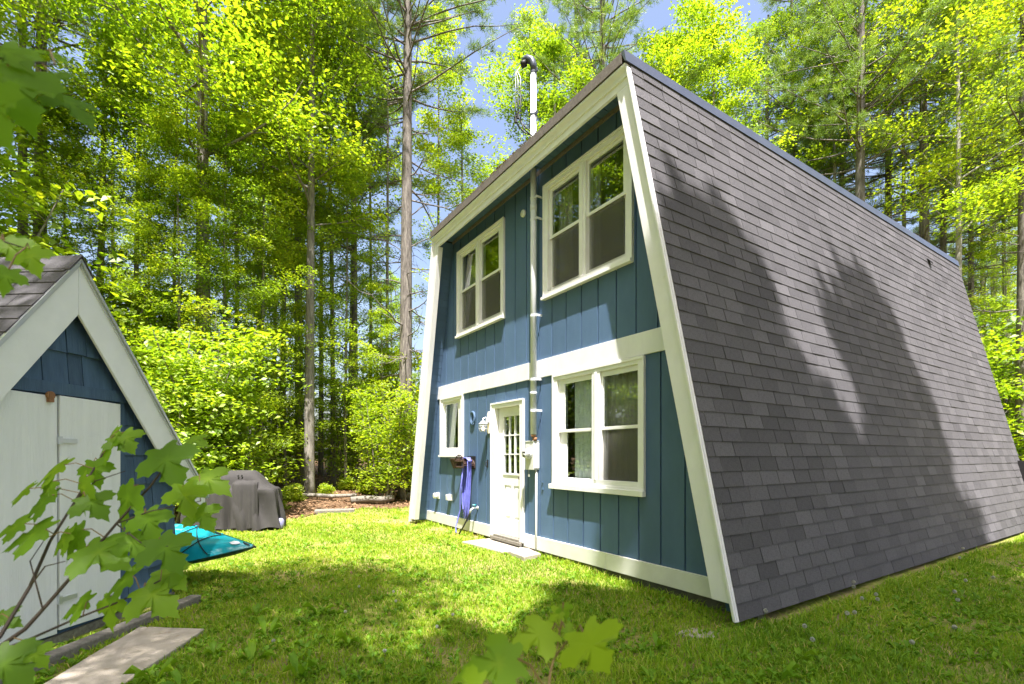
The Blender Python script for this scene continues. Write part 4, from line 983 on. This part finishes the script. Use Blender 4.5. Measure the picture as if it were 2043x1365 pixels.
plant('mapleB', 1110, 19, sc=1.0, label='bright maple crown between mast and roof peak')
plant('pineA', 1198, 20, sc=1.15, label='dark pine trunk showing just left of the roof peak')
plant('mapleA', 1310, 20, sc=.95, label='bright maple directly above the front of the ridge')
plant('mapleB', 1420, 19, sc=1.0, label='yellow-green maple over the first third of the ridge')
plant('mapleC', 1520, 21, sc=.95, label='green maple over the middle of the ridge')
plant('pineC', 1582, 20, sc=1.2, label='left one of two dark trunks close together over the mid ridge')
plant('pineC', 1625, 21, sc=1.2, label='right one of two dark trunks close together over the mid ridge')
plant('pineA', 1712, 17, rz=.7, sc=1.08, label='large shaggy white pine over the ridge with needled limbs', scz=.95)
plant('pineB', 1680, 21, sc=1.05, label='slim pine close behind the large shaggy pine')
plant('pineA', 1847, 17.5, rz=3.9, sc=1.05, label='tall pine with straight trunk near the ridge end', scz=.9)
plant('pale', 1905, 15.5, rz=4, sc=1.0, label='curving trunk at the far end of the ridge')
plant('pineB', 1885, 20, sc=1.0, label='slim trunk left of the curving one at the ridge end')
plant('pineC', 1938, 20, sc=1.1, label='left one of three thin trunks beyond the roof end')
plant('pineC', 1962, 22, rz=1, sc=1.1, label='middle one of three thin trunks beyond the roof end')
plant('pineB', 1985, 24, rz=2, sc=1.0, label='right one of three thin trunks beyond the roof end')
plant('pineB', 2036, 15.5, sc=1.0, label='trunk cut by the right edge of the picture')
# ---- the woods behind them
FG = 'trees deep in the woods'
keys = ['mapleA', 'mapleB', 'mapleC', 'thin', 'pineB', 'pineC', 'mapleB', 'thin']
LAND = [(-150, 'past the left edge behind the shed roof'), (60, 'behind the left part of the shed roof'), (190, 'above the shed ridge'), (300, 'just right of the shed gable'), (390, 'between the shed gable and the grill'), (460, 'straight above the covered grill'), (540, 'just right of the covered grill'),
        (610, 'left of the flared trunk'), (680, 'right of the flared trunk'), (750, 'left of the bare pole tree'), (800, 'between the pole tree and the big branching pine'), (870, 'touching the left roof corner'), (1000, 'above the left roof edge'), (1100, 'behind the electric mast'), (1250, 'left of the roof peak'),
        (1400, 'just right of the roof peak'), (1550, 'over the middle of the ridge'), (1700, 'left of the large shaggy pine'), (1800, 'right of the large shaggy pine'), (1900, 'over the far end of the ridge'), (2000, 'just beyond the far roof edge'), (2080, 'at the right edge of the picture'), (9999, 'past the right edge of the picture')]
ORD = ['nearest', 'second', 'third', 'fourth', 'fifth', 'sixth', 'seventh']; seen = {}
def where(px_): return next(t for a, t in LAND if px_ < a)
def zone(n, p0, p1, d0, d1, ks, label, cat='tree', group=None, s0=.85, s1=1.15):
    for i in range(n):
        px_ = p0+(p1-p0)*(i+random.uniform(.15, .85))/n; w_ = where(px_); k_ = (label, w_); c_ = seen.get(k_, 0); seen[k_] = c_+1
        plant(random.choice(ks), px_, random.uniform(d0, d1), sc=random.uniform(s0, s1), label=(label+' '+w_ if c_ == 0 else ['another', 'a third', 'a fourth', 'a fifth'][min(c_-1, 3)]+' '+label+' '+w_), cat=cat, group=group)
def zone_old(n, p0, p1, d0, d1, ks, label, cat='tree', group=None, s0=.85, s1=1.15):
    for i in range(n):
        px_ = p0+(p1-p0)*(i+random.uniform(.15, .85))/n; plant(random.choice(ks), px_, random.uniform(d0, d1), sc=random.uniform(s0, s1), label=label, cat=cat, group=group)
zone(5, -250, 760, 20, 27, ['mapleB', 'mapleA', 'thin', 'mapleC', 'pineC'], 'leafy mid-distance tree', group='middle row trees left of the house', s0=.55, s1=.85)
zone(7, -400, 860, 28, 44, ['mapleC', 'mapleA', 'pineB', 'mapleB'], 'distant tree in the back rows', group='far trees left of the house', s0=.6, s1=.95)
zone(4, 900, 1650, 25, 34, ['mapleB', 'mapleA', 'pineB', 'mapleC'], 'distant crown', group='far trees above the roof', s0=.75, s1=1.0)
zone(6, 1660, 2250, 24, 34, ['pineA', 'pineB', 'pineC'], 'distant needled pine', group='far pines right of the house', s0=.6, s1=.8)
zone(6, 1900, 2300, 17, 26, ['thin', 'mapleB', 'thin'], 'young bright maple', group='young maples right of the house', s0=.55, s1=.8)
# low storey: shrubs and saplings along the edge of the lawn
SH = 'leafy shrubs along the edge of the woods'
for (k, p, d, s, l) in [('shrubA', 250, 10.6, 1.05, 'tall bright shrub behind the shed gable'), ('shrubA', 330, 9.9, .95, 'bright shrub between the shed and the grill'),
    ('shrubA', 400, 11.6, 1.1, 'large bright shrub straight behind the covered grill'), ('shrubB', 470, 11.2, 1.1, 'mid-sized shrub behind the right end of the grill'),
    ('shrubA', 500, 13.8, .95, 'tall shrub right of the grill and left of the flared trunk'), ('shrubC', 560, 16.5, .9, 'thin airy bush left of the flared trunk'),
    ('shrubC', 765, 14.6, 1.05, 'upright many-stemmed bush at the lawn edge left of the house'), ('shrubC', 815, 15.3, 1.2, 'many-stemmed bush half hidden by the house corner'),
    ('shrubC', 700, 17.0, 1.1, 'bright shrub between flared trunk and many-stemmed bush'), ('shrubA', 850, 18.5, 1.3, 'tall shrub just behind the left house corner'),
    ('shrubA', 160, 12.6, 1.5, 'very tall shrub rising over the shed roof'), ('shrubA', 20, 12.0, 1.4, 'tall shrub at the left edge behind the shed roof'),
    ('shrubA', 650, 23, 1.2, 'shrub in the shade behind the flared trunk'), ('thin', 300, 12.8, .62, 'slender sapling over the shed gable'), ('thin', 455, 13.4, .75, 'slender sapling above the grill'), ('thin', 235, 13.2, .9, 'leafy young maple between pale trunk and stout maple'), ('thin', 350, 12.4, .7, 'leafy young maple left of the stout grill maple'), ('thin', 520, 14.6, .85, 'young maple in front of the grey maple right of the grill'), ('thin', 690, 16.4, .8, 'young maple in front of the straight pine'), ('thin', 570, 15.8, .7, 'young maple just left of the twin trunks'), ('thin', 120, 13.4, .8, 'young maple between the dark trunks and the pale trunk'),
    ('thin', 760, 16.2, .50, 'slender sapling above the many-stemmed bush'), ('shrubA', 2030, 15.2, 1.3, 'bright shrub at the right edge beyond the roof'), ('shrubA', 2110, 14.4, 1.2, 'shrub past the right edge of the roof corner'),
    ('shrubA', 1985, 17.5, 1.7, 'tall shrub right behind the far roof edge'), ('thin', 2010, 18, .8, 'young maple right behind the far roof edge'), ('shrubA', 2200, 13, 1.3, 'shrub outside the right lawn edge')]:
    plant(k, p, d, sc=s, label=l, cat='shrub' if 'shrub' in k else 'tree', group=None)
zone(5, 380, 900, 21, 28, ['shrubA', 'shrubB', 'shrubC'], 'deep understorey shrub', 'shrub', 'understorey shrubs left of the house', .9, 1.5)
zone(7, -350, 380, 14, 22, ['shrubA', 'shrubA'], 'understorey shrub', 'shrub', 'understorey shrubs behind the shed', 1.1, 1.7)
zone(7, 1900, 2300, 18, 26, ['shrubA', 'shrubC'], 'shaded understorey shrub', 'shrub', 'understorey shrubs right of the house', 1.1, 1.7)
for (p, d) in [(585, 14.0), (650, 14.9), (545, 12.6), (735, 15.9), (690, 16.5)]:
    plant('low', p, d, sc=random.uniform(.4, .65), label='low leafy seedling in the leaf litter '+('nearest the lawn, ' if d < 13 else 'nearer row, ' if d < 14.6 else 'farther row, ' if d < 16.2 else 'farthest back, ')+['left of the flared trunk', 'at the foot of the flared trunk', 'right of the flared trunk', 'well right of the flared trunk', 'beside the many-stemmed bush'][0 if p < 590 else 1 if p < 625 else 2 if p < 670 else 3 if p < 720 else 4], cat='seedling', group='seedlings in the leaf litter')
# ---- woods around and behind the viewpoint: they shade the lawn and show in the window panes
BG = 'trees behind the viewpoint'
for (k, x, y, s) in [('mapleA', -12, 2, 1), ('mapleB', -11, -3, 1), ('mapleC', -15, -6, 1), ('mapleB', -14, 5, 1.1), ('mapleB', -10.5, 6.5, 1), ('mapleA', -12, 9, 1), ('mapleB', -14, 8, 1.1), ('mapleA', -15, 11.5, 1.1), ('mapleB', -17, 12, 1), ('shrubA', -10.5, 8, 1.8), ('shrubA', -12.5, 10, 1.8), ('thin', -11, 5, 1), ('thin', -9.8, 7.5, .9), ('shrubA', -9.5, 4, 1.4), ('shrubA', -9.5, 0, 1.3), ('mapleA', -9, -8, 1), ('mapleC', -18, 0, 1.1), ('mapleB', -17, 9, 1), ('shrubA', -10, -4, 1.5),
    ('mapleB', -3, -11, 1), ('pineA', -6, -13, 1), ('mapleA', 3, -13, 1), ('mapleC', 11, -12, 1), ('shrubA', -5, -9, 1.5), ('mapleA', -20, -10, 1.2), ('mapleB', -21, 4, 1.2), ('mapleC', -13, -14, 1.2), ('pineA', 18, -4, 1), ('mapleB', 19, 3, 1)]:
    plant(k, 0, 0, sc=s, worldpos=(x, y), label='tree of the woods on the camera side of the lawn', cat='tree', group=BG)
# pines and a maple whose shade falls across the roof side and the lawn
T_['shadepine'] = pine(20.0, .17, 12.2, 2.4, MP, dense=1.2, ntuft=52, w=.018, name='pine_tree')
plant('shadepine', 0, 0, worldpos=(3.15, -1.45), sc=.95, label='tall pine right of the viewpoint shading the front of the roof side')
plant('shadepine', 0, 0, worldpos=(4.15, -1.0), rz=1, sc=.84, label='shorter pine filling the gap between the shading pines')
plant('shadepine', 0, 0, worldpos=(6.3, .1), rz=2, label='tall pine at the right shading the far part of the roof side')
plant('shadepine', 0, 0, worldpos=(4.7, -1.9), rz=4, sc=.93, label='pine between the two that shade the roof side')
plant('shadepine', 0, 0, worldpos=(1.95, -2.6), rz=5, sc=.93, label='pine just behind the viewpoint whose shade meets the near house corner')
plant('pineC', 0, 0, worldpos=(9.5, -4.0), rz=1, sc=.9, label='slim pine right of the lawn beyond the shading pines')
plant('pale', 0, 0, worldpos=(.2, -2.4), rz=3.1, sc=.72, label='small pale trunked tree behind the viewpoint')
plant('pale', 0, 0, worldpos=(-2.1, -.6), rz=.7, sc=.8, label='pale trunked tree behind the viewpoint shading the lawn')

# ================================================================ LAWN PLANTS
def allowed(x, y):
    lx, ly = hloc(x, y)
    ok = ~((lx > -3.75) & (lx < 3.72) & (ly > -.02) & (ly < 9.8))
    ok &= ~((lx > -.95) & (lx < .0) & (ly > -.12) & (ly < .2))
    dx, dy = x-sx, y-sy; a = dx*SD.x+dy*SD.y; c = -dx*SD.y+dy*SD.x
    ok &= ~((a > -1.95) & (a < 1.0) & (c > -.31) & (c < -.18)); ok &= ~((a > -1.2) & (a < 1.1) & (c > -.02) & (c < 2.75))
    for P in (((-2.78, 1.7), (-2.42, 1.7), (-2.36, 3.0), (-2.47, 3.93), (-3.03, 3.96)), ((-.80, 7.80), (-.10, 6.90), (.16, 7.28), (-.36, 8.12)), ((-.03, 6.86), (.16, 6.50), (.40, 6.72), (.24, 7.13), (.12, 7.22))):
        ins = np.ones_like(x, bool)
        for i in range(len(P)):
            x0, y0 = P[i]; x1, y1 = P[(i+1) % len(P)]; ins &= ((x1-x0)*(y-y0)-(y1-y0)*(x-x0)) > -.004
        ok &= ~ins
    return ok & (beyond(x, y) < .25)
def vnoise(x, y, s, seed=0):
    return (np.sin(x*s+seed)*np.sin(y*s*1.13+seed*2)+np.sin((x+y)*s*1.7+seed*3)*.6+np.sin((x-y*.8)*s*2.9+seed)*.4+np.sin(x*s*5.1+y*s*1.3)*.3)/2.3
def scatter(n, y0, y1, pw=1.0):
    y = y0+(y1-y0)*rnd(n)**pw; half = y*1.10+.5; x = (rnd(n)*2-1)*half; return x, y
bx_, by_ = [], []
for n, a, c in ((60000, 1.6, 3.2), (110000, 3.2, 6), (120000, 6, 10), (80000, 10, 16)):
    x, y = scatter(n, a, c); k = allowed(x, y) & (rnd(n) < np.clip(.85+1.1*vnoise(x, y, 2.3, 1.7), .12, 1)); bx_.append(x[k]); by_.append(y[k])
GX, GY = np.concatenate(bx_), np.concatenate(by_); n = len(GX); GZ = gz(GX, GY)-.004
ln_, _ = hloc(GX, GY); lx_, ly_ = hloc(GX, GY)
edge = ((ly_ > -.22) & (ly_ < 0)) | ((lx_ > 3.6) & (lx_ < 3.95))
hgt = (.028+.030*rnd(n)+.022*np.clip(vnoise(GX, GY, 1.7, 4), 0, 1))*(1+1.1*edge*rnd(n)); wid = .0022+.0010*rnd(n)+.00042*GY
az = rnd(n)*6.283; lean = .2+.9*rnd(n); dx, dy = np.cos(az), np.sin(az); ax = rnd(n)*6.283; wx_, wy_ = np.cos(ax)*wid, np.sin(ax)*wid
def P3(x, y, z): return np.stack([x, y, z], -1)
b0 = P3(GX-wx_, GY-wy_, GZ); b1 = P3(GX+wx_, GY+wy_, GZ)
mx_, my_ = GX+dx*hgt*lean*.3, GY+dy*hgt*lean*.3; m0 = P3(mx_-wx_*.8, my_-wy_*.8, GZ+hgt*.6); m1 = P3(mx_+wx_*.8, my_+wy_*.8, GZ+hgt*.6)
tp_ = P3(GX+dx*hgt*lean, GY+dy*hgt*lean, GZ+hgt*(1.05-.3*lean))
V = np.stack([b0, b1, m1, m0, tp_], 1).reshape(-1, 3); i = np.arange(n)[:, None]*5
F = np.concatenate([i+np.array([0, 1, 2]), i+np.array([0, 2, 3]), i+np.array([3, 2, 4])], 0)
TT = np.clip(.52+.24*vnoise(GX, GY, 1.1, 2)+RNG.normal(0, .13, n)+.02*(GY-5)*.5, 0, 1)
TT = np.where(rnd(n) < .06, .97, TT); T = np.repeat(TT, 5)
go = bpy.data.objects.new('grass', np_mesh('grass', V, F, T, M['grass'])); link(go); tag(go, 'short patchy lawn grass blades in sun and shade', 'grass', kind='stuff')
# broad-leaved weeds: rosettes
def rosettes(cx_, cy_, nl, L, wr, rise, tin):
    n = len(cx_); k = nl; X = np.repeat(cx_, k); Y = np.repeat(cy_, k); Z = gz(X, Y)
    a = rnd(n*k)*6.283; l = L*(.5+.8*rnd(n*k)); w = l*wr; up = rise*(.4+rnd(n*k)); c, s_ = np.cos(a), np.sin(a)
    def pt(t, side, zz): return P3(X+c*l*t-s_*w*side, Y+s_*l*t+c*w*side, Z+zz)
    z1, z2, z3 = l*up*.5, l*up*.8, l*up*.6
    V = np.stack([pt(.12, 0, 0), pt(.42, .42, z1+w*.2), pt(.42, -.42, z1+w*.2), pt(.72, .38, z2+w*.15), pt(.72, -.38, z2+w*.15), pt(1.0, 0, z3), pt(.5, 0, z1*1.05)], 1).reshape(-1, 3)
    i = np.arange(n*k)[:, None]*7; F = np.concatenate([i+np.array(q) for q in ([0, 1, 6], [0, 6, 2], [1, 3, 6], [2, 6, 4], [3, 5, 6], [4, 6, 5])], 0)
    T = np.repeat(np.clip(np.repeat(tin, k)+RNG.normal(0, .1, n*k), 0, 1), 7); return V, F, T
parts_ = []
for n, a, c, L in ((2400, 1.7, 4.5, .055), (2200, 4.5, 8, .055), (500, 8, 13, .06)):
    x, y = scatter(n, a, c); k = allowed(x, y) & (rnd(n) < np.clip(.5+.9*vnoise(x, y, 1.5, 5), .08, 1)); x, y = x[k], y[k]; parts_.append(rosettes(x, y, 6, L, .55, .75, .45+.3*rnd(len(x))))
for n, a, c in ((6000, 1.7, 6), (2500, 6, 11)):     # small clover-like leaves
    x, y = scatter(n, a, c); k = allowed(x, y) & (rnd(n) < np.clip(.4+1.1*vnoise(x, y, 1.9, 8), .05, 1)); x, y = x[k], y[k]; parts_.append(rosettes(x, y, 5, .026, .8, 1.3, .5+.3*rnd(len(x))))
V, F, T, o_ = [], [], [], 0
for v, f_, t in parts_: V.append(v); F.append(f_+o_); T.append(t); o_ += len(v)
wo_ = bpy.data.objects.new('lawn_weeds', np_mesh('lawn_weeds', np.concatenate(V), np.concatenate(F), np.concatenate(T), M['weed'])); link(wo_); tag(wo_, 'broad-leaved weeds and clover growing through the lawn', 'weeds', kind='stuff')
# taller plantain-like weeds near the slab and in the foreground, each a thing
def big_weed(x, y, L, nl, label, group=None):
    a_ = rosettes(np.array([x]), np.array([y]), nl, L, .42, .9, np.array([.62])); o = bpy.data.objects.new('broadleaf_weed', np_mesh('broadleaf_weed', *a_, M['weed'])); link(o); tag(o, label, 'weed', group)
for x, y in [(-2.1, 3.45), (-2.2, 3.0), (-1.95, 2.9), (-1.75, 3.3), (-1.9, 3.8), (-1.6, 2.75), (-1.35, 3.1), (-1.2, 3.6), (-2.25, 4.3), (-1.7, 4.3)]:
    big_weed(x, y, .12, 8, 'broad-leaved weed clump in the lawn beside the concrete slab', 'weed clumps beside the slab')
for x, y in [(.9, 3.1), (1.3, 2.9), (1.7, 3.1), (.5, 3.4), (2.0, 3.4), (1.1, 3.7)]:
    big_weed(x, y, .10, 9, 'broad-leaved weed clump in the foreground lawn below the house corner', 'weed clumps in the foreground')
# fallen leaves on the forest floor
n = 26000; y = 9+17*rnd(n); x = (rnd(n)*2-1)*(y*1.1); k = (beyond(x, y) > -.15); x, y = x[k], y[k]; lx_, ly_ = hloc(x, y); k = ~((lx_ > -3.8) & (lx_ < 3.8) & (ly_ > 0) & (ly_ < 9.8)); x, y = x[k], y[k]
C = P3(x, y, gz(x, y)-.02+.03*rnd(len(x))); V, F, T = leaf_cloud(C, np.tile([[0, 0, 1.]], (len(C), 1)), .085, tint=rnd(len(C)), droop=.1)
fl = bpy.data.objects.new('fallen_leaves', np_mesh('fallen_leaves', V, F, T, M['dead'])); link(fl); tag(fl, 'dry brown fallen leaves carpeting the woods floor', 'fallen leaves', kind='stuff')
n = 260; y = 1.8+6*rnd(n); x = (rnd(n)*2-1)*y; k = allowed(x, y); x, y = x[k], y[k]; C = P3(x, y, gz(x, y)+.012); V, F, T = leaf_cloud(C, np.tile([[0, 0, 1.]], (len(C), 1)), .045, tint=rnd(len(C)), droop=.1)
fl = bpy.data.objects.new('lawn_dead_leaves', np_mesh('lawn_dead_leaves', V, F, T, M['dead'])); link(fl); tag(fl, 'scattered dry leaves lying in the lawn', 'fallen leaves', kind='stuff')
# logs and branches at the woods edge
def log(px, d, L, r, az, label, name='fallen_log', mat='bark', cat='log'):
    x, y = (px-1021.5)/975.6*d, d; m = MB(); m.tube([(0, 0, 0), (L*.35, .05, .02), (L*.7, -.04, 0), (L, .03, .03)], [r, r*1.05, r*.95, r*.8], 10); o = m.build(name, M[mat], None, True); o.location = (x, y, float(gz(x, y))+r*.6); o.rotation_euler = (0, 0, az); tag(o, label, cat)
log(560, 14.4, 2.3, .06, -.1, 'dark fallen branch lying by the flared trunk'); log(800, 15.2, 2.2, .12, .05, 'mossy log lying behind the left house corner')
log(700, 14.0, 1.2, .10, .35, 'short brown log in the leaf litter by the many-stemmed bush', mat='oldwood'); log(470, 15.5, 2.0, .07, .2, 'pale fallen branch behind the seedlings', mat='barkpale')
slab('flat_stone', [(-4.75, 11.75), (-3.9, 12.1), (-4.0, 12.4), (-4.9, 12.2)], .07, .2, M['oldwood'], 'flat grey plank slab at the lawn edge right of the grill', 'plank')
# dandelion seed heads on the right and left lawn
def dandelion(x, y, h, label, group=None, r=.017):
    t = empty('dandelion', (x, y, float(gz(x, y)))); tag(t, label, 'dandelion', group)
    m = MB(); lx, ly = random.uniform(-.02, .02), random.uniform(-.02, .02); m.tube([(0, 0, 0), (lx*.4, ly*.4, h*.5), (lx, ly, h)], .0016, 4); m.build('stalk', M['weed'], t)
    n_ = 90; d = RNG.normal(0, 1, (n_, 3)); d /= np.linalg.norm(d, axis=1, keepdims=True); c = np.array([lx, ly, h]); sd = np.cross(d, RNG.normal(0, 1, (n_, 3))); sd /= np.linalg.norm(sd, axis=1, keepdims=True); e2 = np.cross(d, sd)
    V = np.stack([c+d*.004, c+d*r+sd*.0035, c+d*r-sd*.0035, c+d*r+e2*.0035], 1).reshape(-1, 3); i = np.arange(n_)[:, None]*4; F = np.concatenate([i+np.array([0, 1, 2]), i+np.array([0, 2, 3]), i+np.array([1, 3, 2])], 0)
    o = bpy.data.objects.new('seed_head', np_mesh('seed_head', V, F, np.full(len(V), .8), M['puff'])); link(o, t)
for i, (px_, py_, h) in enumerate([(1507, 1250, .17), (1703, 1195, .20), (1707, 1200, .17), (1748, 1205, .12), (1724, 1210, .1), (1752, 1210, .1), (1700, 1245, .13), (1688, 1258, .16), (1822, 1300, .09), (1898, 1195, .09), (1911, 1210, .09), (1924, 1172, .08), (1980, 1165, .08), (1913, 1128, .12), (1898, 1265, .08), (1607, 1270, .09), (1625, 1300, .09), (1876, 1110, .16)]):
    d_ = CAMH*975.6/(py_-908); x_, y_ = (px_-1021.5)/975.6*d_, d_
    lx_, ly_ = hloc(x_, y_)
    if lx_ < 3.72: k_ = (3.76-lx_); x_ += k_*HX[0]; y_ += k_*HX[1]
    dandelion(x_, y_, h, ['white dandelion seed head in the shaded lawn right of the house', 'tall dandelion seed head standing close against the shingled wall'][h > .15], ['dandelions in the right lawn', 'dandelions against the shingled wall'][h > .15])
for (x_, y_) in [(-1.75, 3.55), (-1.45, 4.2), (-1.1, 4.6), (-.62, 3.9), (-.9, 3.4), (-.5, 4.2), (-1.6, 5.1), (-1.2, 4.9)]: dandelion(x_, y_, .06, 'small white seed head in the lawn between slab and house', 'seed heads in the left lawn', .013)

# ================================================================ FOREGROUND MAPLE SPRAYS
HALF = [(0.02, .0), (.12, -.07), (.27, -.12), (.36, -.07), (.30, .02), (.34, .09), (.50, .10), (.66, .22), (.62, .28), (.70, .40), (.54, .42), (.47, .50), (.38, .46), (.27, .44), (.20, .50), (.25, .62), (.33, .68), (.22, .73), (.19, .84), (.10, .88), (.0, 1.08)]
OUT = HALF+[(-x, y) for x, y in HALF[-2::-1]]
def maple_leaf(parent, base, tip, normal, size, fold=.22, droopk=.28, tin=.5, mat='bigleaf'):
    t = (Vector(tip)-Vector(base)).normalized(); nn = Vector(normal); nn = (nn-t*nn.dot(t)).normalized(); b_ = t.cross(nn); B = Vector(base)
    ctr = (0, .30); rings = [.33, .66, 1.0]; vs = []; N_ = len(OUT); ph = random.uniform(0, 6)
    def surf(x, y):
        r2 = x*x+(y-.3)**2; ang = math.atan2(x, y-.05+1e-6); ridge = abs(math.sin(ang*2.2))
        z = -droopk*r2+fold*abs(x)*.55-.045*ridge*math.sqrt(r2)+.02*math.sin(7*x+ph)*math.sin(5*y+ph)
        return B+(b_*x+t*y+nn*z)*size
    vs.append(surf(*ctr))
    for r in rings:
        for x, y in OUT: vs.append(surf(ctr[0]+(x-ctr[0])*r, ctr[1]+(y-ctr[1])*r))
    fs = [(0, 1+i, 1+(i+1) % N_) for i in range(N_)]
    for k in range(2): fs += [(1+k*N_+i, 1+(k+1)*N_+i, 1+(k+1)*N_+(i+1) % N_, 1+k*N_+(i+1) % N_) for i in range(N_)]
    m = MB(); tt = tin+random.uniform(-.2, .2); m.add(vs, fs, tt)
    for q, (x, y) in enumerate([ctr]+[(ctr[0]+(x-ctr[0])*r, ctr[1]+(y-ctr[1])*r) for r in rings for x, y in OUT]):
        ang = math.atan2(x, y-.05+1e-6); m.t[q] = min(1, max(0, tt+.22*(1-abs(math.sin(ang*2.2)))**3-.10*abs(math.sin(ang*2.2))+random.uniform(-.05, .05))); return m.build('leaf', M[mat], parent, True)
def W3(px_, py_, d): return Vector(((px_-1021.5)/975.6*d, d, CAMH+(908-py_)/975.6*d))
def spray(name, label, stems, leaves, stem_mat='twig', dz=0.0, tin=.5, name_small=True):
    t = empty(name, (0, 0, 0)); tag(t, label, 'maple sapling')
    for pts, r in stems:
        m = MB(); P = [W3(*p) for p in pts]; m.tube(P, [r*(1-.55*i/(len(P)-1)) for i in range(len(P))], 7); m.build('stem', M[stem_mat], t, True)
    for (px_, py_, d, size, ang, dr) in leaves:
        c = W3(px_, py_, d); s = size/975.6*d*.70         # leaf length in metres
        a = math.radians(ang); dirv = Vector((math.sin(a), random.uniform(-.25, .15), -math.cos(a))).normalized()    # ang 0 = hangs straight down
        nrm_ = Vector((random.uniform(-.3, .3), -.60, .74+dr)).normalized()
        base = c-dirv*s*.45
        maple_leaf(t, base, base+dirv*s, nrm_, s, tin=tin)
        # leaf stalk
        q = min((W3(*p_).lerp(W3(*q_), k_/6) for pts, r in stems for p_, q_ in zip(pts[:-1], pts[1:]) for k_ in range(7)), key=lambda v: (v-base).length)
        if (q-base).length < .14:
            m = MB(); m.tube([base, base.lerp(q, .4)+Vector((0, 0, .008)), q], .0011, 5); m.build('leaf_stalk', M['twigred'], t)
L1 = [(204, 905, 1.15, 118, -40, 0), (98, 945, 1.12, 112, -60, 0), (165, 985, 1.08, 112, -15, 0), (338, 930, 1.02, 128, 30, 0), (425, 962, 1.05, 105, 62, .1), (372, 998, 1.00, 100, 15, 0), (250, 1008, 1.04, 130, -20, 0), (72, 1012, 1.06, 118, -50, 0), (50, 1072, 1.0, 135, -68, .1), (372, 998, 1.0, 95, 15, 0), (190, 1010, 1.06, 90, 45, 0), (120, 1085, 1.0, 90, -45, 0), (270, 1090, 1.0, 90, 40, 0), (255, 880, 1.15, 70, 30, 0), (90, 985, 1.08, 90, -30, 0),
      (145, 1085, 1.02, 110, -35, 0), (210, 1108, .98, 140, 68, .1), (122, 1146, .96, 122, -30, 0), (298, 1050, 1.0, 100, 20, 0), (338, 1105, .95, 118, 35, -.1), (236, 1165, .97, 118, -62, .1), (315, 1195, .95, 130, 55, 0), (345, 1152, .98, 90, 55, 0), (218, 1222, .97, 98, 5, 0), (150, 1213, .98, 92, -62, 0),
      (15, 1238, .95, 70, 70, 0), (20, 1335, .85, 135, 50, 0), (75, 1312, .88, 70, 40, 0), (222, 872, 1.16, 66, -50, 0), (243, 884, 1.15, 70, 52, 0), (408, 1034, 1.03, 82, 40, 0), (282, 945, 1.1, 88, -10, 0), (310, 985, 1.06, 92, 35, 0), (190, 945, 1.12, 80, 10, 0), (60, 1040, 1.03, 70, -20, 0), (395, 880, 1.25, 60, 70, .2), (270, 1110, 1.0, 70, 25, -.1), (325, 1040, 1.03, 80, 5, 0)]
L1 = [q for n_, q in enumerate(L1) if n_ not in (17, 31, 32, 34, 36, 37)]+[(40, 985, 1.1, 80, -65, 0), (20, 1055, 1.02, 90, -70, 0)]
spray('maple_sapling', 'green maple sapling with dark stems in front of the shed doors', [
    ([(-60, 1330, .86), (0, 1270, .92), (60, 1170, .98), (100, 1080, 1.04), (150, 1000, 1.08), (205, 905, 1.14)], .0042), ([(0, 1290, .88), (50, 1255, .91), (95, 1205, .94), (160, 1130, .98), (232, 1045, 1.02), (300, 970, 1.05), (345, 910, 1.06)], .0042),
    ([(-40, 1310, .86), (0, 1298, .9), (60, 1275, .93), (150, 1235, .96), (240, 1200, .97), (320, 1158, .96)], .0032), ([(60, 1170, .98), (90, 1130, .97), (130, 1120, .97)], .0018), ([(85, 1215, .93), (60, 1120, .98), (90, 1075, 1.0)], .0016), ([(232, 1045, 1.02), (300, 1020, 1.0), (400, 1000, 1.02)], .0018), ([(150, 1000, 1.08), (190, 960, 1.1), (250, 940, 1.1)], .0018), ([(232, 1045, 1.02), (290, 1090, .97), (335, 1090, .95)], .0016)], L1)
L2 = [(35, 190, .50, 175, 12, -.3), (95, 165, .52, 110, 45, 0), (150, 215, .55, 120, 50, .2), (20, 110, .5, 130, 60, 0), (-10, 230, .48, 180, 10, -.3), (110, 110, .6, 70, 60, .1), (20, 130, .55, 120, 20, 0)]
spray('maple_sapling', 'blurred dark maple leaves hanging in at the upper left edge', [([(-120, 60, .5), (-40, 110, .5), (30, 120, .52), (110, 130, .55)], .002)], L2, tin=.3)
L3 = [(25, 500, .75, 95, 40, .1), (65, 520, .75, 85, 20, -.1), (10, 560, .72, 80, -10, -.2), (30, 480, .78, 70, 80, 0)]
spray('maple_sapling', 'few maple leaves over the shed roof at the left edge', [([(-80, 470, .72), (0, 480, .75), (50, 495, .75)], .0018)], L3, tin=.5)
L4 = [(1062, 1270, .60, 135, -75, .5), (1188, 1300, .58, 160, 32, -.5), (975, 1328, .50, 190, -78, .5), (1108, 1228, .62, 46, -50, 0), (1128, 1220, .62, 44, 15, 0), (1140, 1260, .60, 50, 60, .4), (925, 1385, .46, 140, -60, .4)]
spray('maple_sapling', 'blurred maple seedling top at the bottom edge below the house', [([(1088, 1430, .52), (1098, 1340, .56), (1112, 1290, .59), (1122, 1225, .62)], .0017), ([(1106, 1312, .58), (1135, 1275, .60), (1150, 1262, .6)], .0012)], L4, 'twigred', tin=.85)
print('objects', len(bpy.data.objects))
